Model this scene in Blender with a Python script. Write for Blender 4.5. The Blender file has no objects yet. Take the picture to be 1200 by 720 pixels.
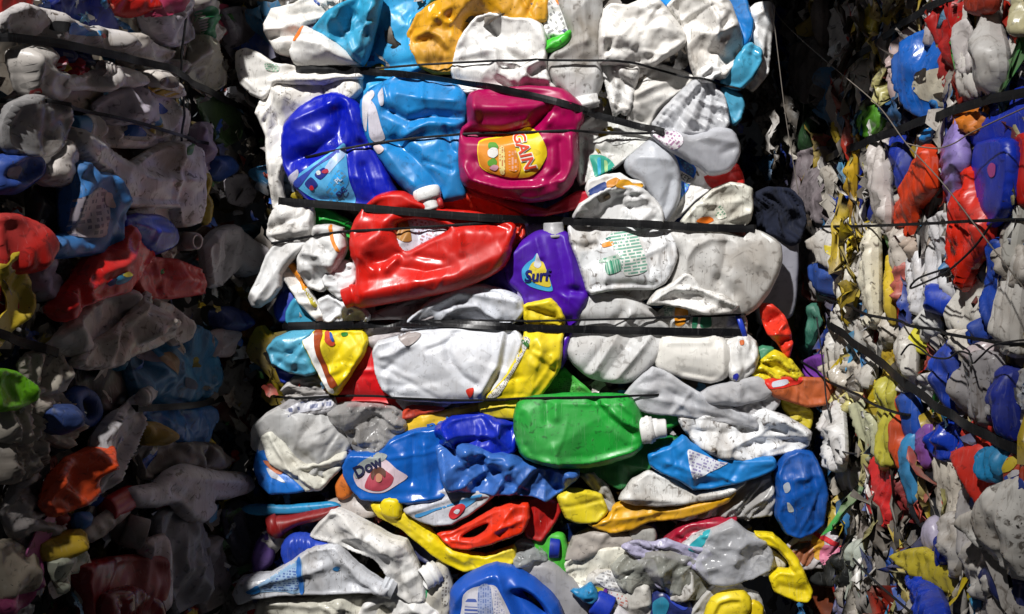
import bpy, bmesh, math, random, zlib
import numpy as np
from mathutils import Vector, Matrix
sc = bpy.context.scene
COL = sc.collection
F = 1371.0; CX = 700.0; CY = 250.0; ZC = 1.30          # pixels per unit slope, vanishing point, eye height
# ------------------------------------------------------------------ planes (the faces of the three bales)
class Plane:
    def __init__(s, ox, oy, ux, uy):
        l = math.hypot(ux, uy); s.o = np.array([ox, oy, ZC]); s.u = np.array([ux/l, uy/l, 0.]); s.v = np.array([0, 0, 1.])
        s.n = np.cross(s.u, s.v)
        s.items = []
    def uv(s, P, lay=0.):
        P = np.asarray(P, float).reshape(-1, 2)
        d = np.stack([(P[:, 0]-CX)/F, np.ones(len(P)), (CY-P[:, 1])/F], 1)
        o = s.o+s.n*lay-np.array([0, 0, ZC])
        t = (o@s.n)/(d@s.n)
        q = d*t[:, None]-o
        return np.stack([q@s.u, q[:, 2]], 1)
    def world(s, uv, w):
        uv = np.asarray(uv, float); w = np.asarray(w, float)
        return s.o+np.multiply.outer(uv[..., 0], s.u)+np.multiply.outer(uv[..., 1], s.v)+np.multiply.outer(w, s.n)
PC = Plane(0., 2.0, 1., 0.)
xl0, yl0, xl1, yl1 = -700/F*1.45, 1.45, -390/F*2.15, 2.15
PL = Plane(xl1, yl1, xl1-xl0, yl1-yl0)
xr0, yr0, xr1, yr1 = 235/F*2.2, 2.2, 500/F*1.5, 1.5
PR = Plane(xr0, yr0, xr1-xr0, yr1-yr0)
PLANES = {'C': PC, 'L': PL, 'R': PR}
# ------------------------------------------------------------------ noise
def _h(ix, iy, seed):
    n = (ix*374761393+iy*668265263+seed*1274126177) & 0xffffffff
    n = ((n ^ (n >> 13))*1274126177) & 0xffffffff
    return (n ^ (n >> 16)) & 0xffffffff
def perlin(x, y, seed):
    x0 = np.floor(x).astype(np.int64); y0 = np.floor(y).astype(np.int64); fx = x-x0; fy = y-y0
    def g(ix, iy, dx, dy):
        a = _h(ix, iy, seed)/4294967296.*2*math.pi
        return np.cos(a)*dx+np.sin(a)*dy
    sx = fx*fx*fx*(fx*(fx*6-15)+10); sy = fy*fy*fy*(fy*(fy*6-15)+10)
    a = g(x0, y0, fx, fy)*(1-sx)+g(x0+1, y0, fx-1, fy)*sx
    b = g(x0, y0+1, fx, fy-1)*(1-sx)+g(x0+1, y0+1, fx-1, fy-1)*sx
    return (a*(1-sy)+b*sy)*1.5
def vor(x, y, seed):                                   # nearest and second nearest cell distances, squared
    x0 = np.floor(x).astype(np.int64); y0 = np.floor(y).astype(np.int64)
    f1 = np.full(x.shape, 9.); f2 = np.full(x.shape, 9.)
    for i in (-1, 0, 1):
        for j in (-1, 0, 1):
            h = _h(x0+i, y0+j, seed)
            px = x0+i+(h & 0xffff)/65536.; py = y0+j+(h >> 16)/65536.
            d = (x-px)**2+(y-py)**2
            f2 = np.minimum(f2, np.maximum(f1, d)); f1 = np.minimum(f1, d)
    return f1, f2
def facet(x, y, seed):
    """random heights on a jittered triangle net: flat facets that meet in straight creases"""
    ix = np.floor(x).astype(np.int64); iy = np.floor(y).astype(np.int64); fx = x-ix; fy = y-iy
    hh = lambda i, j: _h(i, j, seed)/4294967296.-.5
    a, b, c, d = hh(ix, iy), hh(ix+1, iy), hh(ix, iy+1), hh(ix+1, iy+1)
    t1 = np.where(fx+fy < 1, a+fx*(b-a)+fy*(c-a), d+(1-fx)*(c-d)+(1-fy)*(b-d))
    t2 = np.where(fx > fy, a+fx*(b-a)+fy*(d-b), a+fy*(c-a)+fx*(d-c))
    return np.where(_h(ix, iy, seed+77) & 1, t1, t2)
def crumple(x, y, seed, amp, size, style, ang=None):
    """Height in metres of a crushed skin: flat facets meeting in creases, dents that meet in ridges, and a fine wrinkle."""
    a = (seed % 628)/100. if ang is None else ang; st = (1.2+(seed >> 5) % 100/110.)*(1 if style != 'f' else 2.)
    c, s = math.cos(a), math.sin(a)
    wx = x+perlin(x/size*.9, y/size*.9, seed+7)*size*.24; wy = y+perlin(x/size*.9+31, y/size*.9, seed+8)*size*.24
    X = (c*wx+s*wy)/size; Y = (-s*wx+c*wy)/size*st
    if style == 's':
        f1, _ = vor(X*.8, Y*.8, seed)
        h = amp*.7*(np.minimum(f1, 1.1)-.35)+amp*.75*facet(X*.75, Y*.75, seed+4)+amp*.35*perlin(x/size*.7, y/size*.7, seed+1)
        return h+amp*.05*perlin(x/size*4, y/size*4, seed+2)
    f1, _ = vor(X, Y, seed)
    h = amp*(1.75*facet(X*.92, Y*.92, seed+4)+.75*facet(X*2.0+5, Y*1.9+2, seed+5)+.12*facet(X*4.3, Y*4.1, seed+6))
    h += amp*.03*perlin(x/size*6, y/size*6, seed+2)
    if style == 'f':                                   # film: long pulled folds
        h += amp*.45*(.5-np.abs(perlin(X*.5, Y*1.7, seed+9))*1.8)
        h += amp*.16*(.5-np.abs(perlin(X*1.1, Y*3.6, seed+10))*1.8)
    return h
# ------------------------------------------------------------------ outlines
def pts(s):
    return [tuple(float(v) for v in p.split(',')) for p in s.split()]
def smooth(P, k=4, sm=.75):
    P = np.asarray(P, float); n = len(P); out = []
    for i in range(n):
        p0, p1, p2, p3 = P[i-1], P[i], P[(i+1) % n], P[(i+2) % n]
        for j in range(k):
            t = j/k
            q = .5*((2*p1)+(p2-p0)*t+(2*p0-5*p1+4*p2-p3)*t*t+(3*p1-p0-3*p2+p3)*t**3)
            out.append(q*sm+(p1*(1-t)+p2*t)*(1-sm))
    return np.array(out)
def inside(P, x, y):
    r = np.zeros(x.shape, bool); n = len(P)
    for i in range(n):
        x1, y1 = P[i]; x2, y2 = P[(i+1) % n]
        if y1 == y2: continue
        c = ((y1 > y) != (y2 > y)) & (x < (x2-x1)*(y-y1)/(y2-y1)+x1)
        r ^= c
    return r
def near(P, x, y, closed=True):
    """distance to a polyline and the nearest point on it"""
    A = np.asarray(P); B = np.roll(A, -1, 0)
    if not closed: A, B = A[:-1], B[:-1]
    best = np.full(x.shape, 1e9); bx = np.zeros(x.shape); by = np.zeros(x.shape)
    for (ax, ay), (cx, cy) in zip(A, B):
        dx, dy = cx-ax, cy-ay; l = dx*dx+dy*dy+1e-12
        t = np.clip(((x-ax)*dx+(y-ay)*dy)/l, 0, 1)
        qx = ax+t*dx; qy = ay+t*dy; d = (x-qx)**2+(y-qy)**2
        m = d < best; best = np.where(m, d, best); bx = np.where(m, qx, bx); by = np.where(m, qy, by)
    return np.sqrt(best), bx, by
def lattice(outl, holes, g):
    lo = np.floor(outl.min(0)/g).astype(int)-1; hi = np.ceil(outl.max(0)/g).astype(int)+1
    nx, ny = hi-lo
    cx, cy = np.meshgrid((np.arange(nx)+lo[0]+.5)*g, (np.arange(ny)+lo[1]+.5)*g, indexing='ij')
    keep = inside(outl, cx, cy)
    for h in holes: keep &= ~inside(h, cx, cy)
    vx, vy = np.meshgrid((np.arange(nx+1)+lo[0])*g, (np.arange(ny+1)+lo[1])*g, indexing='ij')
    pad = np.pad(keep, 1).astype(int)
    cnt = pad[:-1, :-1]+pad[1:, :-1]+pad[:-1, 1:]+pad[1:, 1:]
    used = cnt > 0; bnd = used & (cnt < 4)
    return keep, vx, vy, used, bnd, lo
def outline_dist(outl, holes, x, y):
    d, bx, by = near(outl, x, y)
    for h in holes:
        d2, bx2, by2 = near(h, x, y); m = d2 < d
        d = np.where(m, d2, d); bx = np.where(m, bx2, bx); by = np.where(m, by2, by)
    return d, bx, by
# ------------------------------------------------------------------ materials
MATS = {}
def nodes_of(m):
    m.use_nodes = True; nt = m.node_tree; nt.nodes.clear()
    return nt, nt.nodes, nt.links
def plastic(col, rough=.33, dirt=.5, kind='hd'):
    rough = max(.1, rough-.05)
    key = ('pl', tuple(round(c, 3) for c in col), round(rough, 2), round(dirt, 2), kind)
    if key in MATS: return MATS[key]
    m = bpy.data.materials.new('plastic'); nt, N, L = nodes_of(m); MATS[key] = m
    out = N.new('ShaderNodeOutputMaterial'); P = N.new('ShaderNodeBsdfPrincipled')
    tc = N.new('ShaderNodeTexCoord'); oi = N.new('ShaderNodeObjectInfo')
    mul = N.new('ShaderNodeMath'); mul.operation = 'MULTIPLY'; mul.inputs[1].default_value = 37.; L.new(oi.outputs['Random'], mul.inputs[0])
    add = N.new('ShaderNodeVectorMath'); add.operation = 'ADD'; L.new(tc.outputs['Object'], add.inputs[0]); L.new(mul.outputs[0], add.inputs[1])
    def noise(scale, det, dist=0., vec=None):
        n = N.new('ShaderNodeTexNoise'); n.inputs['Scale'].default_value = scale; n.inputs['Detail'].default_value = det
        n.inputs['Distortion'].default_value = dist; L.new(vec or add.outputs[0], n.inputs['Vector']); return n.outputs['Fac']
    def ramp(src, a, b, v):
        r = N.new('ShaderNodeMapRange'); r.inputs['From Min'].default_value = a; r.inputs['From Max'].default_value = b
        r.inputs['To Max'].default_value = v; L.new(src, r.inputs['Value']); return r.outputs['Result']
    def mix(a, b, f):
        x = N.new('ShaderNodeMix'); x.data_type = 'RGBA'
        if isinstance(a, tuple): x.inputs['A'].default_value = (*a, 1)
        else: L.new(a, x.inputs['A'])
        x.inputs['B'].default_value = (*b, 1); L.new(f, x.inputs['Factor']); return x.outputs['Result']
    lum = .3*col[0]+.6*col[1]+.1*col[2]; white = lum > .42 and max(col)-min(col) < .2
    smud = noise(14, 6, .6); spk = noise(170, 4, .8); map_ = N.new('ShaderNodeMapping'); map_.inputs['Scale'].default_value = (1, .07, .3); map_.inputs['Rotation'].default_value = (0, 0, .6)
    rt = N.new('ShaderNodeCombineXYZ'); L.new(mul.outputs[0], rt.inputs[2]); L.new(rt.outputs[0], map_.inputs['Rotation']); L.new(add.outputs[0], map_.inputs['Vector']); scr = noise(330, 3, 1.3, map_.outputs[0])
    blot = noise(70, 5, 1.2)
    grime = (.28, .24, .195) if white else tuple(c*.35+.02 for c in col)
    c = mix(tuple(col), grime, ramp(smud, .45 if white else .5, .74, (1.0 if white else .7)*min(1, dirt*1.1)))
    c = mix(c, (.07, .05, .035) if white else tuple(x*.25+.004 for x in col), ramp(blot, .575, .68, min(.9, .85*dirt)))
    sg = N.new('ShaderNodeMath'); sg.operation = 'MULTIPLY'; L.new(noise(23, 3, .5), sg.inputs[0]); sg.inputs[1].default_value = .30; sa = N.new('ShaderNodeMath'); sa.operation = 'ADD'; L.new(spk, sa.inputs[0]); L.new(sg.outputs[0], sa.inputs[1]); spk = sa.outputs[0]
    c = mix(c, (.035, .028, .022), ramp(spk, .835 if white else .86, .885, 1.0*min(1, dirt*1.3)))
    c = mix(c, (.16, .12, .09) if white else tuple(min(.8, x*.75+.16) for x in col), ramp(scr, .585 if white else .60, .68, (.42 if white else .34)*min(1, dirt*1.2)))
    if not white: c = mix(c, tuple(x*.6+.13 for x in col), ramp(noise(6, 7, .9), .46, .74, .26*min(1, dirt*1.2)))
    L.new(c, P.inputs['Base Color'])
    r = N.new('ShaderNodeMath'); r.operation = 'ADD'; r.inputs[1].default_value = rough; L.new(ramp(smud, .36, .66, .34), r.inputs[0]); L.new(r.outputs[0], P.inputs['Roughness'])
    P.inputs['IOR'].default_value = 1.25 if kind == 'dull' else 1.45
    bm = N.new('ShaderNodeBump'); bm.inputs['Strength'].default_value = {'film': .35, 'milk': .16, 'clear': .5}.get(kind, .34 if white else .28); bm.inputs['Distance'].default_value = .004
    # fine wrinkles: sharp little ridges over a faint unevenness
    rn = N.new('ShaderNodeTexNoise'); rn.noise_type = 'RIDGED_MULTIFRACTAL'; rn.inputs['Scale'].default_value = 17 if kind == 'film' else 10; rn.inputs['Detail'].default_value = 3.; rn.inputs['Roughness'].default_value = .55
    rn.inputs['Distortion'].default_value = .5; L.new(add.outputs[0], rn.inputs['Vector'])
    ln = ramp(rn.outputs['Fac'], 0., 1.6, {'film': .9, 'clear': .9, 'milk': .5}.get(kind, .9 if white else .38))
    w = noise(38, 4, .8); ws = N.new('ShaderNodeMath'); ws.operation = 'MULTIPLY_ADD'; ws.inputs[1].default_value = .45; L.new(w, ws.inputs[0]); L.new(ln, ws.inputs[2])
    w3 = N.new('ShaderNodeMath'); w3.operation = 'MULTIPLY_ADD'; w3.inputs[1].default_value = -.10; L.new(scr, w3.inputs[0]); L.new(ws.outputs[0], w3.inputs[2]); L.new(w3.outputs[0], bm.inputs['Height'])
    L.new(bm.outputs[0], P.inputs['Normal'])
    sh = P.outputs[0]
    if kind in ('milk', 'film'):
        tr = N.new('ShaderNodeBsdfTranslucent'); tr.inputs['Color'].default_value = (*[min(1, x*1.05) for x in col], 1)
        mx = N.new('ShaderNodeMixShader'); mx.inputs[0].default_value = .25; L.new(sh, mx.inputs[1]); L.new(tr.outputs[0], mx.inputs[2]); sh = mx.outputs[0]
    if kind == 'clear' or kind == 'film':
        tp = N.new('ShaderNodeBsdfTransparent'); tp.inputs['Color'].default_value = (*[min(1, .55+x*.45) for x in col], 1)
        lw = N.new('ShaderNodeLayerWeight'); lw.inputs['Blend'].default_value = .35
        k = ramp(lw.outputs['Facing'], .0, .9, .55); ad = N.new('ShaderNodeMath'); ad.operation = 'ADD'; ad.use_clamp = True
        ad.inputs[1].default_value = .42 if kind == 'clear' else .82; L.new(k, ad.inputs[0])
        mx = N.new('ShaderNodeMixShader'); L.new(ad.outputs[0], mx.inputs[0]); L.new(tp.outputs[0], mx.inputs[1]); L.new(sh, mx.inputs[2]); sh = mx.outputs[0]
    L.new(sh, out.inputs['Surface'])
    return m
def ink(col, rough=.4):
    return plastic(col, rough, .35, 'hd')
def printed(base, col, ang=0., rows=260., bar=False, dens=.5):
    """Paper or film printed with rows of fine unreadable type, or with a bar pattern."""
    key = ('pr', base, col, round(ang, 2), rows, bar, dens)
    if key in MATS: return MATS[key]
    m = bpy.data.materials.new('fine_print'); nt, N, L = nodes_of(m); MATS[key] = m
    out = N.new('ShaderNodeOutputMaterial'); P = N.new('ShaderNodeBsdfPrincipled'); L.new(P.outputs[0], out.inputs[0])
    tc = N.new('ShaderNodeTexCoord'); mp = N.new('ShaderNodeMapping'); mp.inputs['Rotation'].default_value = (0, 0, -ang)
    L.new(tc.outputs['Object'], mp.inputs['Vector']); sx = N.new('ShaderNodeSeparateXYZ'); L.new(mp.outputs[0], sx.inputs[0])
    def math_(op, a, b=None):
        n = N.new('ShaderNodeMath'); n.operation = op
        for i, v in enumerate((a, b)):
            if v is None: continue
            if isinstance(v, (int, float)): n.inputs[i].default_value = v
            else: L.new(v, n.inputs[i])
        return n.outputs[0]
    y = math_('MULTIPLY', sx.outputs[1], rows); fl = math_('FLOOR', y); fr = math_('FRACT', y)
    cb = N.new('ShaderNodeCombineXYZ'); nz = N.new('ShaderNodeTexNoise'); nz.inputs['Scale'].default_value = 1.; nz.inputs['Detail'].default_value = 1.
    if bar:
        L.new(math_('MULTIPLY', sx.outputs[1], rows), cb.inputs[0])
        L.new(cb.outputs[0], nz.inputs['Vector']); f = math_('GREATER_THAN', nz.outputs['Fac'], .5)
    else:
        L.new(math_('MULTIPLY', sx.outputs[0], rows*1.1), cb.inputs[0]); L.new(math_('MULTIPLY', fl, 7.3), cb.inputs[1])
        L.new(cb.outputs[0], nz.inputs['Vector'])
        f = math_('MULTIPLY', math_('GREATER_THAN', nz.outputs['Fac'], 1-dens), math_('LESS_THAN', fr, .6)); f = math_('MULTIPLY', f, .8)
    mx = N.new('ShaderNodeMix'); mx.data_type = 'RGBA'; mx.inputs['A'].default_value = (*base, 1); mx.inputs['B'].default_value = (*col, 1); L.new(f, mx.inputs['Factor'])
    n2 = N.new('ShaderNodeTexNoise'); n2.inputs['Scale'].default_value = 60; n2.inputs['Detail'].default_value = 5; L.new(tc.outputs['Object'], n2.inputs['Vector'])
    r = N.new('ShaderNodeMapRange'); r.inputs['From Min'].default_value = .55; r.inputs['From Max'].default_value = .8; r.inputs['To Max'].default_value = .6; L.new(n2.outputs['Fac'], r.inputs['Value'])
    m2 = N.new('ShaderNodeMix'); m2.data_type = 'RGBA'; L.new(mx.outputs['Result'], m2.inputs['A']); m2.inputs['B'].default_value = (.2, .17, .13, 1); L.new(r.outputs['Result'], m2.inputs['Factor'])
    L.new(m2.outputs['Result'], P.inputs['Base Color']); P.inputs['Roughness'].default_value = .42
    return m
# ------------------------------------------------------------------ objects
COUNT = {}
class Item: pass
def mesh_obj(name, V, Fc, mat, parent=None, smooth_=True):
    me = bpy.data.meshes.new(name); me.from_pydata([tuple(v) for v in V], [], [tuple(int(i) for i in f) for f in Fc]); me.update()
    if smooth_: me.polygons.foreach_set('use_smooth', [True]*len(me.polygons))
    me.materials.append(mat)
    o = bpy.data.objects.new(name, me); COL.objects.link(o)
    if parent: o.parent = parent
    return o
def tag(o, label, cat, group=None):
    o['label'] = label; o['category'] = cat
    if group: o['group'] = group
BALE = {'C': 'the lit bale', 'L': 'the dim bale', 'R': 'the bale of slivers'}
GROUPS = {'crushed_jug': 'crushed jugs packed in %s', 'crushed_bottle': 'crushed bottles packed in %s', 'plastic_film': 'film pieces packed in %s', 'plastic_scrap': 'plastic scraps packed in %s', 'bottle_cap': 'loose caps in %s', 'strap': 'wide straps round %s', 'baling_wire': 'thin bands and wires round %s', 'steel_wire': 'loose steel wires by %s', 'yellow_lid': 'yellow lids in %s', 'snack_bag': 'snack bags in %s', 'wrapper': 'wrappers in %s', 'strip': 'loose strips in %s', 'tube': 'tubes in %s'}
STRAPS = []                                            # (plane, px points, width px)
def P(name, cat, label, pl, poly, col, lay=10, T=18, R=None, st='w', amp=9, size=50, ang=None, cr='', hole=None, tilt=(0, 0), rough=.33, dirt=.55, kind='hd', g=None, group=None, back=.6, k=4, dome=.35, seed=None, grow=2.2, strokes=1.):
    it = Item(); pln = PLANES[pl]; it.pl = pln; it.lay = lay/1000.
    n = COUNT.get('n', 0); COUNT['n'] = n+1
    seed = zlib.crc32((label+poly).encode()) % 100003 if seed is None else seed
    T = T/1000.; amp = amp/1000.; size = size/1000.; R = (R or min(12 if st == 's' else 6, max(3., T*(600 if st == 's' else 300))))/1000.
    g = g or (.0025 if pl == 'C' else .0038); amp = min(amp, .011)*(1.9 if st == 'w' else 1.6) if st != 's' else amp*1.15; size *= 1.15; it.g = g
    uv = pln.uv(pts(poly), it.lay); c = (uv.min(0)+uv.max(0))/2; it.c = c
    outl = smooth(uv-c, k, .8 if st == 's' else .25)
    j = np.arange(len(outl)); outl = outl+.0011*np.stack([perlin(j*.7, j*0.+1.3, seed+20), perlin(j*.7, j*0.+5.7, seed+21)], 1)
    ar = .5*np.sum(outl[:, 0]*np.roll(outl[:, 1], -1)-np.roll(outl[:, 0], -1)*outl[:, 1])
    tg = np.roll(outl, -1, 0)-np.roll(outl, 1, 0); nr = np.stack([tg[:, 1], -tg[:, 0]], 1)/(np.linalg.norm(tg, axis=1)[:, None]+1e-9)
    outl = outl+nr*(np.sign(ar)*grow/1000.); ar = abs(ar)
    holes = [smooth(pln.uv(pts(h), it.lay)-c, 4) for h in (hole or '').split('|') if h.strip()]
    keep, vx, vy, used, bnd, lo = lattice(outl, holes, g); it.lo = lo
    d, bx, by = outline_dist(outl, holes, vx, vy)
    ins = inside(outl, vx, vy)
    sn = bnd & (d < 1.6*g)
    X = np.where(sn, bx, vx); Y = np.where(sn, by, vy); D = np.where(bnd, 0, np.where(used, d, 0))
    t = np.clip(D/R, 0, 1); e = np.sqrt(np.clip(1-(1-t)**2, 0, 1))
    dm = max(D.max(), 1e-4)
    dome = dome if st == 's' else .15; base = T*((1-dome)+dome*np.sqrt(np.clip(D/dm, 0, 1)))
    h = crumple(X, Y, seed, amp, size, st, ang)
    rg = np.random.RandomState(seed); lo_, hi_ = outl.min(0), outl.max(0)
    for i_ in range(min(46, int(strokes*ar*({'w': 800, 'f': 450, 's': 300}[st])*(.055/size)+.5))):   # sharp creases of a crushed skin
        q = lo_+(hi_-lo_)*rg.rand(2); a_ = rg.rand()*math.pi if st != 'f' else (seed % 314)/100.+rg.randn()*.35
        broad = i_ % 3 == 0
        hl = size*rg.uniform(.6, 1.5); wd = max(1.7*g, size*(rg.uniform(.35, .8) if broad else rg.uniform(.05, .17)))
        am_ = amp*(rg.uniform(.55, 1.05) if broad else rg.uniform(.18, .48))*(1 if rg.rand() < .55 else -1)*(.6 if st == 's' else 1)
        dx, dy = X-q[0], Y-q[1]; al = dx*math.cos(a_)+dy*math.sin(a_); s_ = -dx*math.sin(a_)+dy*math.cos(a_)+.3*al*al/hl*(rg.rand()-.5)
        asym = np.where(s_ > 0, 1., rg.uniform(.4, 2.4))
        h += am_*np.clip(1-np.abs(s_)*asym/wd/1.6, 0, 1)*np.clip(1-(al/hl)**2, 0, 1)
    for part in cr.split(';'):
        if not part.strip(): continue
        hd, body = part.split(':'); a_, w_ = [float(v) for v in hd.split(',')]
        L_ = pln.uv(pts(body), it.lay)-c; w_ = w_*2.0/F
        dd, _, _ = near(L_, X, Y, False)
        if w_ > .012: h += a_/1000.*np.exp(-(dd/w_)**2)
        else: h += a_/1000.*np.clip(1-dd/(w_*2), 0, 1)**1.4
    for (sp, sl, sw) in STRAPS:                        # straps bite into what they cross
        if sp is not pln: continue
        L_ = pln.uv(sl, it.lay)-c; dd, _, _ = near(L_, X, Y, False)
        wm = .016 if sw > 5 else .010
        h -= (.017 if sw > 5 else .007)*np.exp(-(dd/wm)**1.5)
    crisp = st != 's'
    fade = (.5+.5*np.clip(D/.010, 0, 1)) if crisp else np.clip(D/.013, 0, 1)
    til = tilt[0]*X+tilt[1]*Y
    if crisp:
        rim = rg.uniform(.0, .0022)*np.exp(-((D-.0045)/.0025)**2)
        H = (.42+.58*e)*base+h*fade+rim+til; H = np.maximum(H, til-T*.4)
    else:
        H = e*np.maximum(base+h*fade, T*.12)+til; H = np.where(bnd, til, H)
    HB = -np.maximum(e, .3)*T*back+til
    if crisp: HB = np.minimum(HB, H-.0025)
    it.H = np.where(used, H, np.nan)
    idx = -np.ones(used.shape, int); nu = int(used.sum()); idx[used] = np.arange(nu)
    inn = used if crisp else (used & ~bnd); idb = idx.copy(); idb[inn] = nu+np.arange(int(inn.sum()))
    V = np.concatenate([np.stack([X[used], Y[used], H[used]], 1), np.stack([X[inn], Y[inn], HB[inn]], 1)])
    ii, jj = np.nonzero(keep)
    q = lambda I: np.stack([I[ii, jj], I[ii+1, jj], I[ii+1, jj+1], I[ii, jj+1]], 1)
    FB = q(idb)[:, ::-1]; FF = q(idx)
    same = (np.sort(FB, 1) == np.sort(FF, 1)).all(1)
    faces = np.concatenate([FF, FB[~same]])
    if crisp:                                          # the cut or folded edge, a narrow wall with vertices of its own
        kp = np.pad(keep, 1); E = []
        ci, cj = np.nonzero(keep)
        for di, dj, p0, p1 in ((0, -1, (0, 0), (1, 0)), (1, 0, (1, 0), (1, 1)), (0, 1, (1, 1), (0, 1)), (-1, 0, (0, 1), (0, 0))):
            m = ~kp[ci+1+di, cj+1+dj]
            E.append(np.stack([ci[m]+p0[0], cj[m]+p0[1], ci[m]+p1[0], cj[m]+p1[1]], 1))
        E = np.concatenate(E); n0 = len(V); wi = -np.ones(used.shape, int); bb = np.zeros(used.shape, bool); bb[E[:, 0], E[:, 1]] = True; nb = int(bb.sum()); wi[bb] = np.arange(nb)
        V = np.concatenate([V, np.stack([X[bb], Y[bb], H[bb]], 1), np.stack([X[bb], Y[bb], HB[bb]], 1)])
        A_, B_ = n0+wi[E[:, 0], E[:, 1]], n0+wi[E[:, 2], E[:, 3]]
        faces = np.concatenate([faces, np.stack([A_, A_+nb, B_+nb, B_], 1)])
    if min(col) > .3 and max(col)-min(col) < .2:
        v_ = (seed % 7)/6.; t_ = (seed//7) % 4; col = tuple(c_*(.88+.15*v_)*f_ for c_, f_ in zip(col, ((1, 1, 1), (1, .99, .96), (.97, .985, 1.01), (1, .985, .96))[t_])); dirt = dirt*(.6, 1., 1.5)[(seed//28) % 3]
    mat = plastic(col, rough, dirt, kind)
    o = mesh_obj(name, V, faces, mat)
    o.matrix_basis = Matrix(((pln.u[0], pln.v[0], pln.n[0], 0), (pln.u[1], pln.v[1], pln.n[1], 0), (pln.u[2], pln.v[2], pln.n[2], 0), (0, 0, 0, 1)))
    o.location = Vector(pln.world(c, it.lay)); tag(o, label, cat, group or GROUPS.get(name, '%s').replace('%s', BALE[pl]) if group or name in GROUPS else None)
    it.o = o; it.root = None; it.outl = outl; it.holes = holes; pln.items.append(it)
    return it
def root_of(it):
    """an Empty at the thing's base once it has parts; the first mesh becomes its body"""
    if it.root is None:
        b = it.o; nm = b.name.split('.')[0]
        r = bpy.data.objects.new('tmp', None); COL.objects.link(r); r.empty_display_size = .02
        r.matrix_basis = b.matrix_basis.copy()
        for kk in ('label', 'category', 'group'):
            if kk in b: r[kk] = b[kk]; del b[kk]
        b.name = 'body'; r.name = nm; b.parent = r; b.matrix_parent_inverse = Matrix(); b.matrix_basis = Matrix()
        it.root = r
    return it.root
def loc(it, P_):
    return it.pl.uv(P_, it.lay+.012)-it.c
def hat(it, x, y):
    g = it.g; fx = np.asarray(x)/g-it.lo[0]; fy = np.asarray(y)/g-it.lo[1]
    i = np.clip(np.floor(fx).astype(int), 0, it.H.shape[0]-2); j = np.clip(np.floor(fy).astype(int), 0, it.H.shape[1]-2)
    a = np.clip(fx-i, 0, 1); b = np.clip(fy-j, 0, 1); Hh = it.H
    q = np.stack([Hh[i, j], Hh[i+1, j], Hh[i, j+1], Hh[i+1, j+1]]); w = np.stack([(1-a)*(1-b), a*(1-b), (1-a)*b, a*b])
    ok = ~np.isnan(q); w = np.where(ok, w, 0); s = w.sum(0)
    return np.where(s > 1e-6, (np.where(ok, q, 0)*w).sum(0)/np.maximum(s, 1e-6), np.nan)
ON_LABEL = {'print', 'label_panel', 'barcode', 'fruit', 'flower', 'pictogram', 'label_stripe', 'label_drop', 'label_peak', 'label_edge', 'label_arc', 'portrait_shawl', 'portrait_hair', 'portrait_face', 'stain', 'chevron'}
def patch(it, name, poly, mat, lift=1.2, parent=None, label=None, k=4):
    """a label or printed area lying on the skin of a thing"""
    if isinstance(mat, tuple): mat = ink(mat)
    par = parent or (it.lab if name in ON_LABEL and getattr(it, 'lab', None) else root_of(it)); outl = smooth(loc(it, pts(poly)), k); g = it.g
    keep, vx, vy, used, bnd, lo = lattice(outl, [], g)
    if keep.sum() < 2:
        keep, vx, vy, used, bnd, lo = lattice(outl, [], g/2)
    d, bx, by = near(outl, vx, vy); sn = bnd & (d < 1.6*g)
    X = np.where(sn, bx, vx); Y = np.where(sn, by, vy); Z = hat(it, X, Y)
    ok = used & ~np.isnan(Z)
    ii, jj = np.nonzero(keep)
    good = ok[ii, jj] & ok[ii+1, jj] & ok[ii+1, jj+1] & ok[ii, jj+1]; ii, jj = ii[good], jj[good]
    if len(ii) == 0: return None
    us = np.zeros(used.shape, bool)
    for a, b in ((0, 0), (1, 0), (1, 1), (0, 1)): us[ii+a, jj+b] = True
    idx = -np.ones(used.shape, int); idx[us] = np.arange(int(us.sum()))
    V = np.stack([X[us], Y[us], Z[us]+lift/1000.], 1)
    fc = np.stack([idx[ii, jj], idx[ii+1, jj], idx[ii+1, jj+1], idx[ii, jj+1]], 1)
    o = mesh_obj(name, V, fc, mat, par)
    if name == 'label': it.lab = o
    if label: o['label'] = label
    return o
def text(it, s, px, py, h, rot, col, lift=2.6, parent=None, shear=0., bold=0., xs=1., name='lettering', flip=False):
    cu = bpy.data.curves.new('t', 'FONT'); cu.body = s; cu.align_x = 'CENTER'; cu.align_y = 'CENTER'; cu.size = 1.; cu.shear = shear; cu.offset = bold; cu.resolution_u = 3
    to = bpy.data.objects.new('t', cu); COL.objects.link(to)
    dg = bpy.context.evaluated_depsgraph_get(); me = bpy.data.meshes.new_from_object(to.evaluated_get(dg))
    bpy.data.objects.remove(to); bpy.data.curves.remove(cu)
    bm = bmesh.new(); bm.from_mesh(me); bpy.data.meshes.remove(me)
    bmesh.ops.subdivide_edges(bm, edges=[e_ for e_ in bm.edges if e_.calc_length() > .25], cuts=2)
    bmesh.ops.triangulate(bm, faces=bm.faces[:])
    co = np.array([v.co[:] for v in bm.verts]); fc = [[v.index for v in f.verts] for f in bm.faces]; bm.free()
    sc_ = h/.72; a = math.radians(rot); x = co[:, 0]*sc_*xs; y = co[:, 1]*sc_
    if flip: x = -x
    Q = np.stack([px+x*math.cos(a)-y*math.sin(a), py-(x*math.sin(a)+y*math.cos(a))], 1)
    L_ = loc(it, Q); z = hat(it, L_[:, 0], L_[:, 1]); bad = np.isnan(z); fc = [f for f in fc if not bad[f].any()]
    if not fc: return None
    z = np.where(bad, 0, z)
    return mesh_obj(name, np.stack([L_[:, 0], L_[:, 1], z+lift/1000.], 1), fc, ink(col), parent or getattr(it, 'lab', None) or root_of(it), False)
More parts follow.
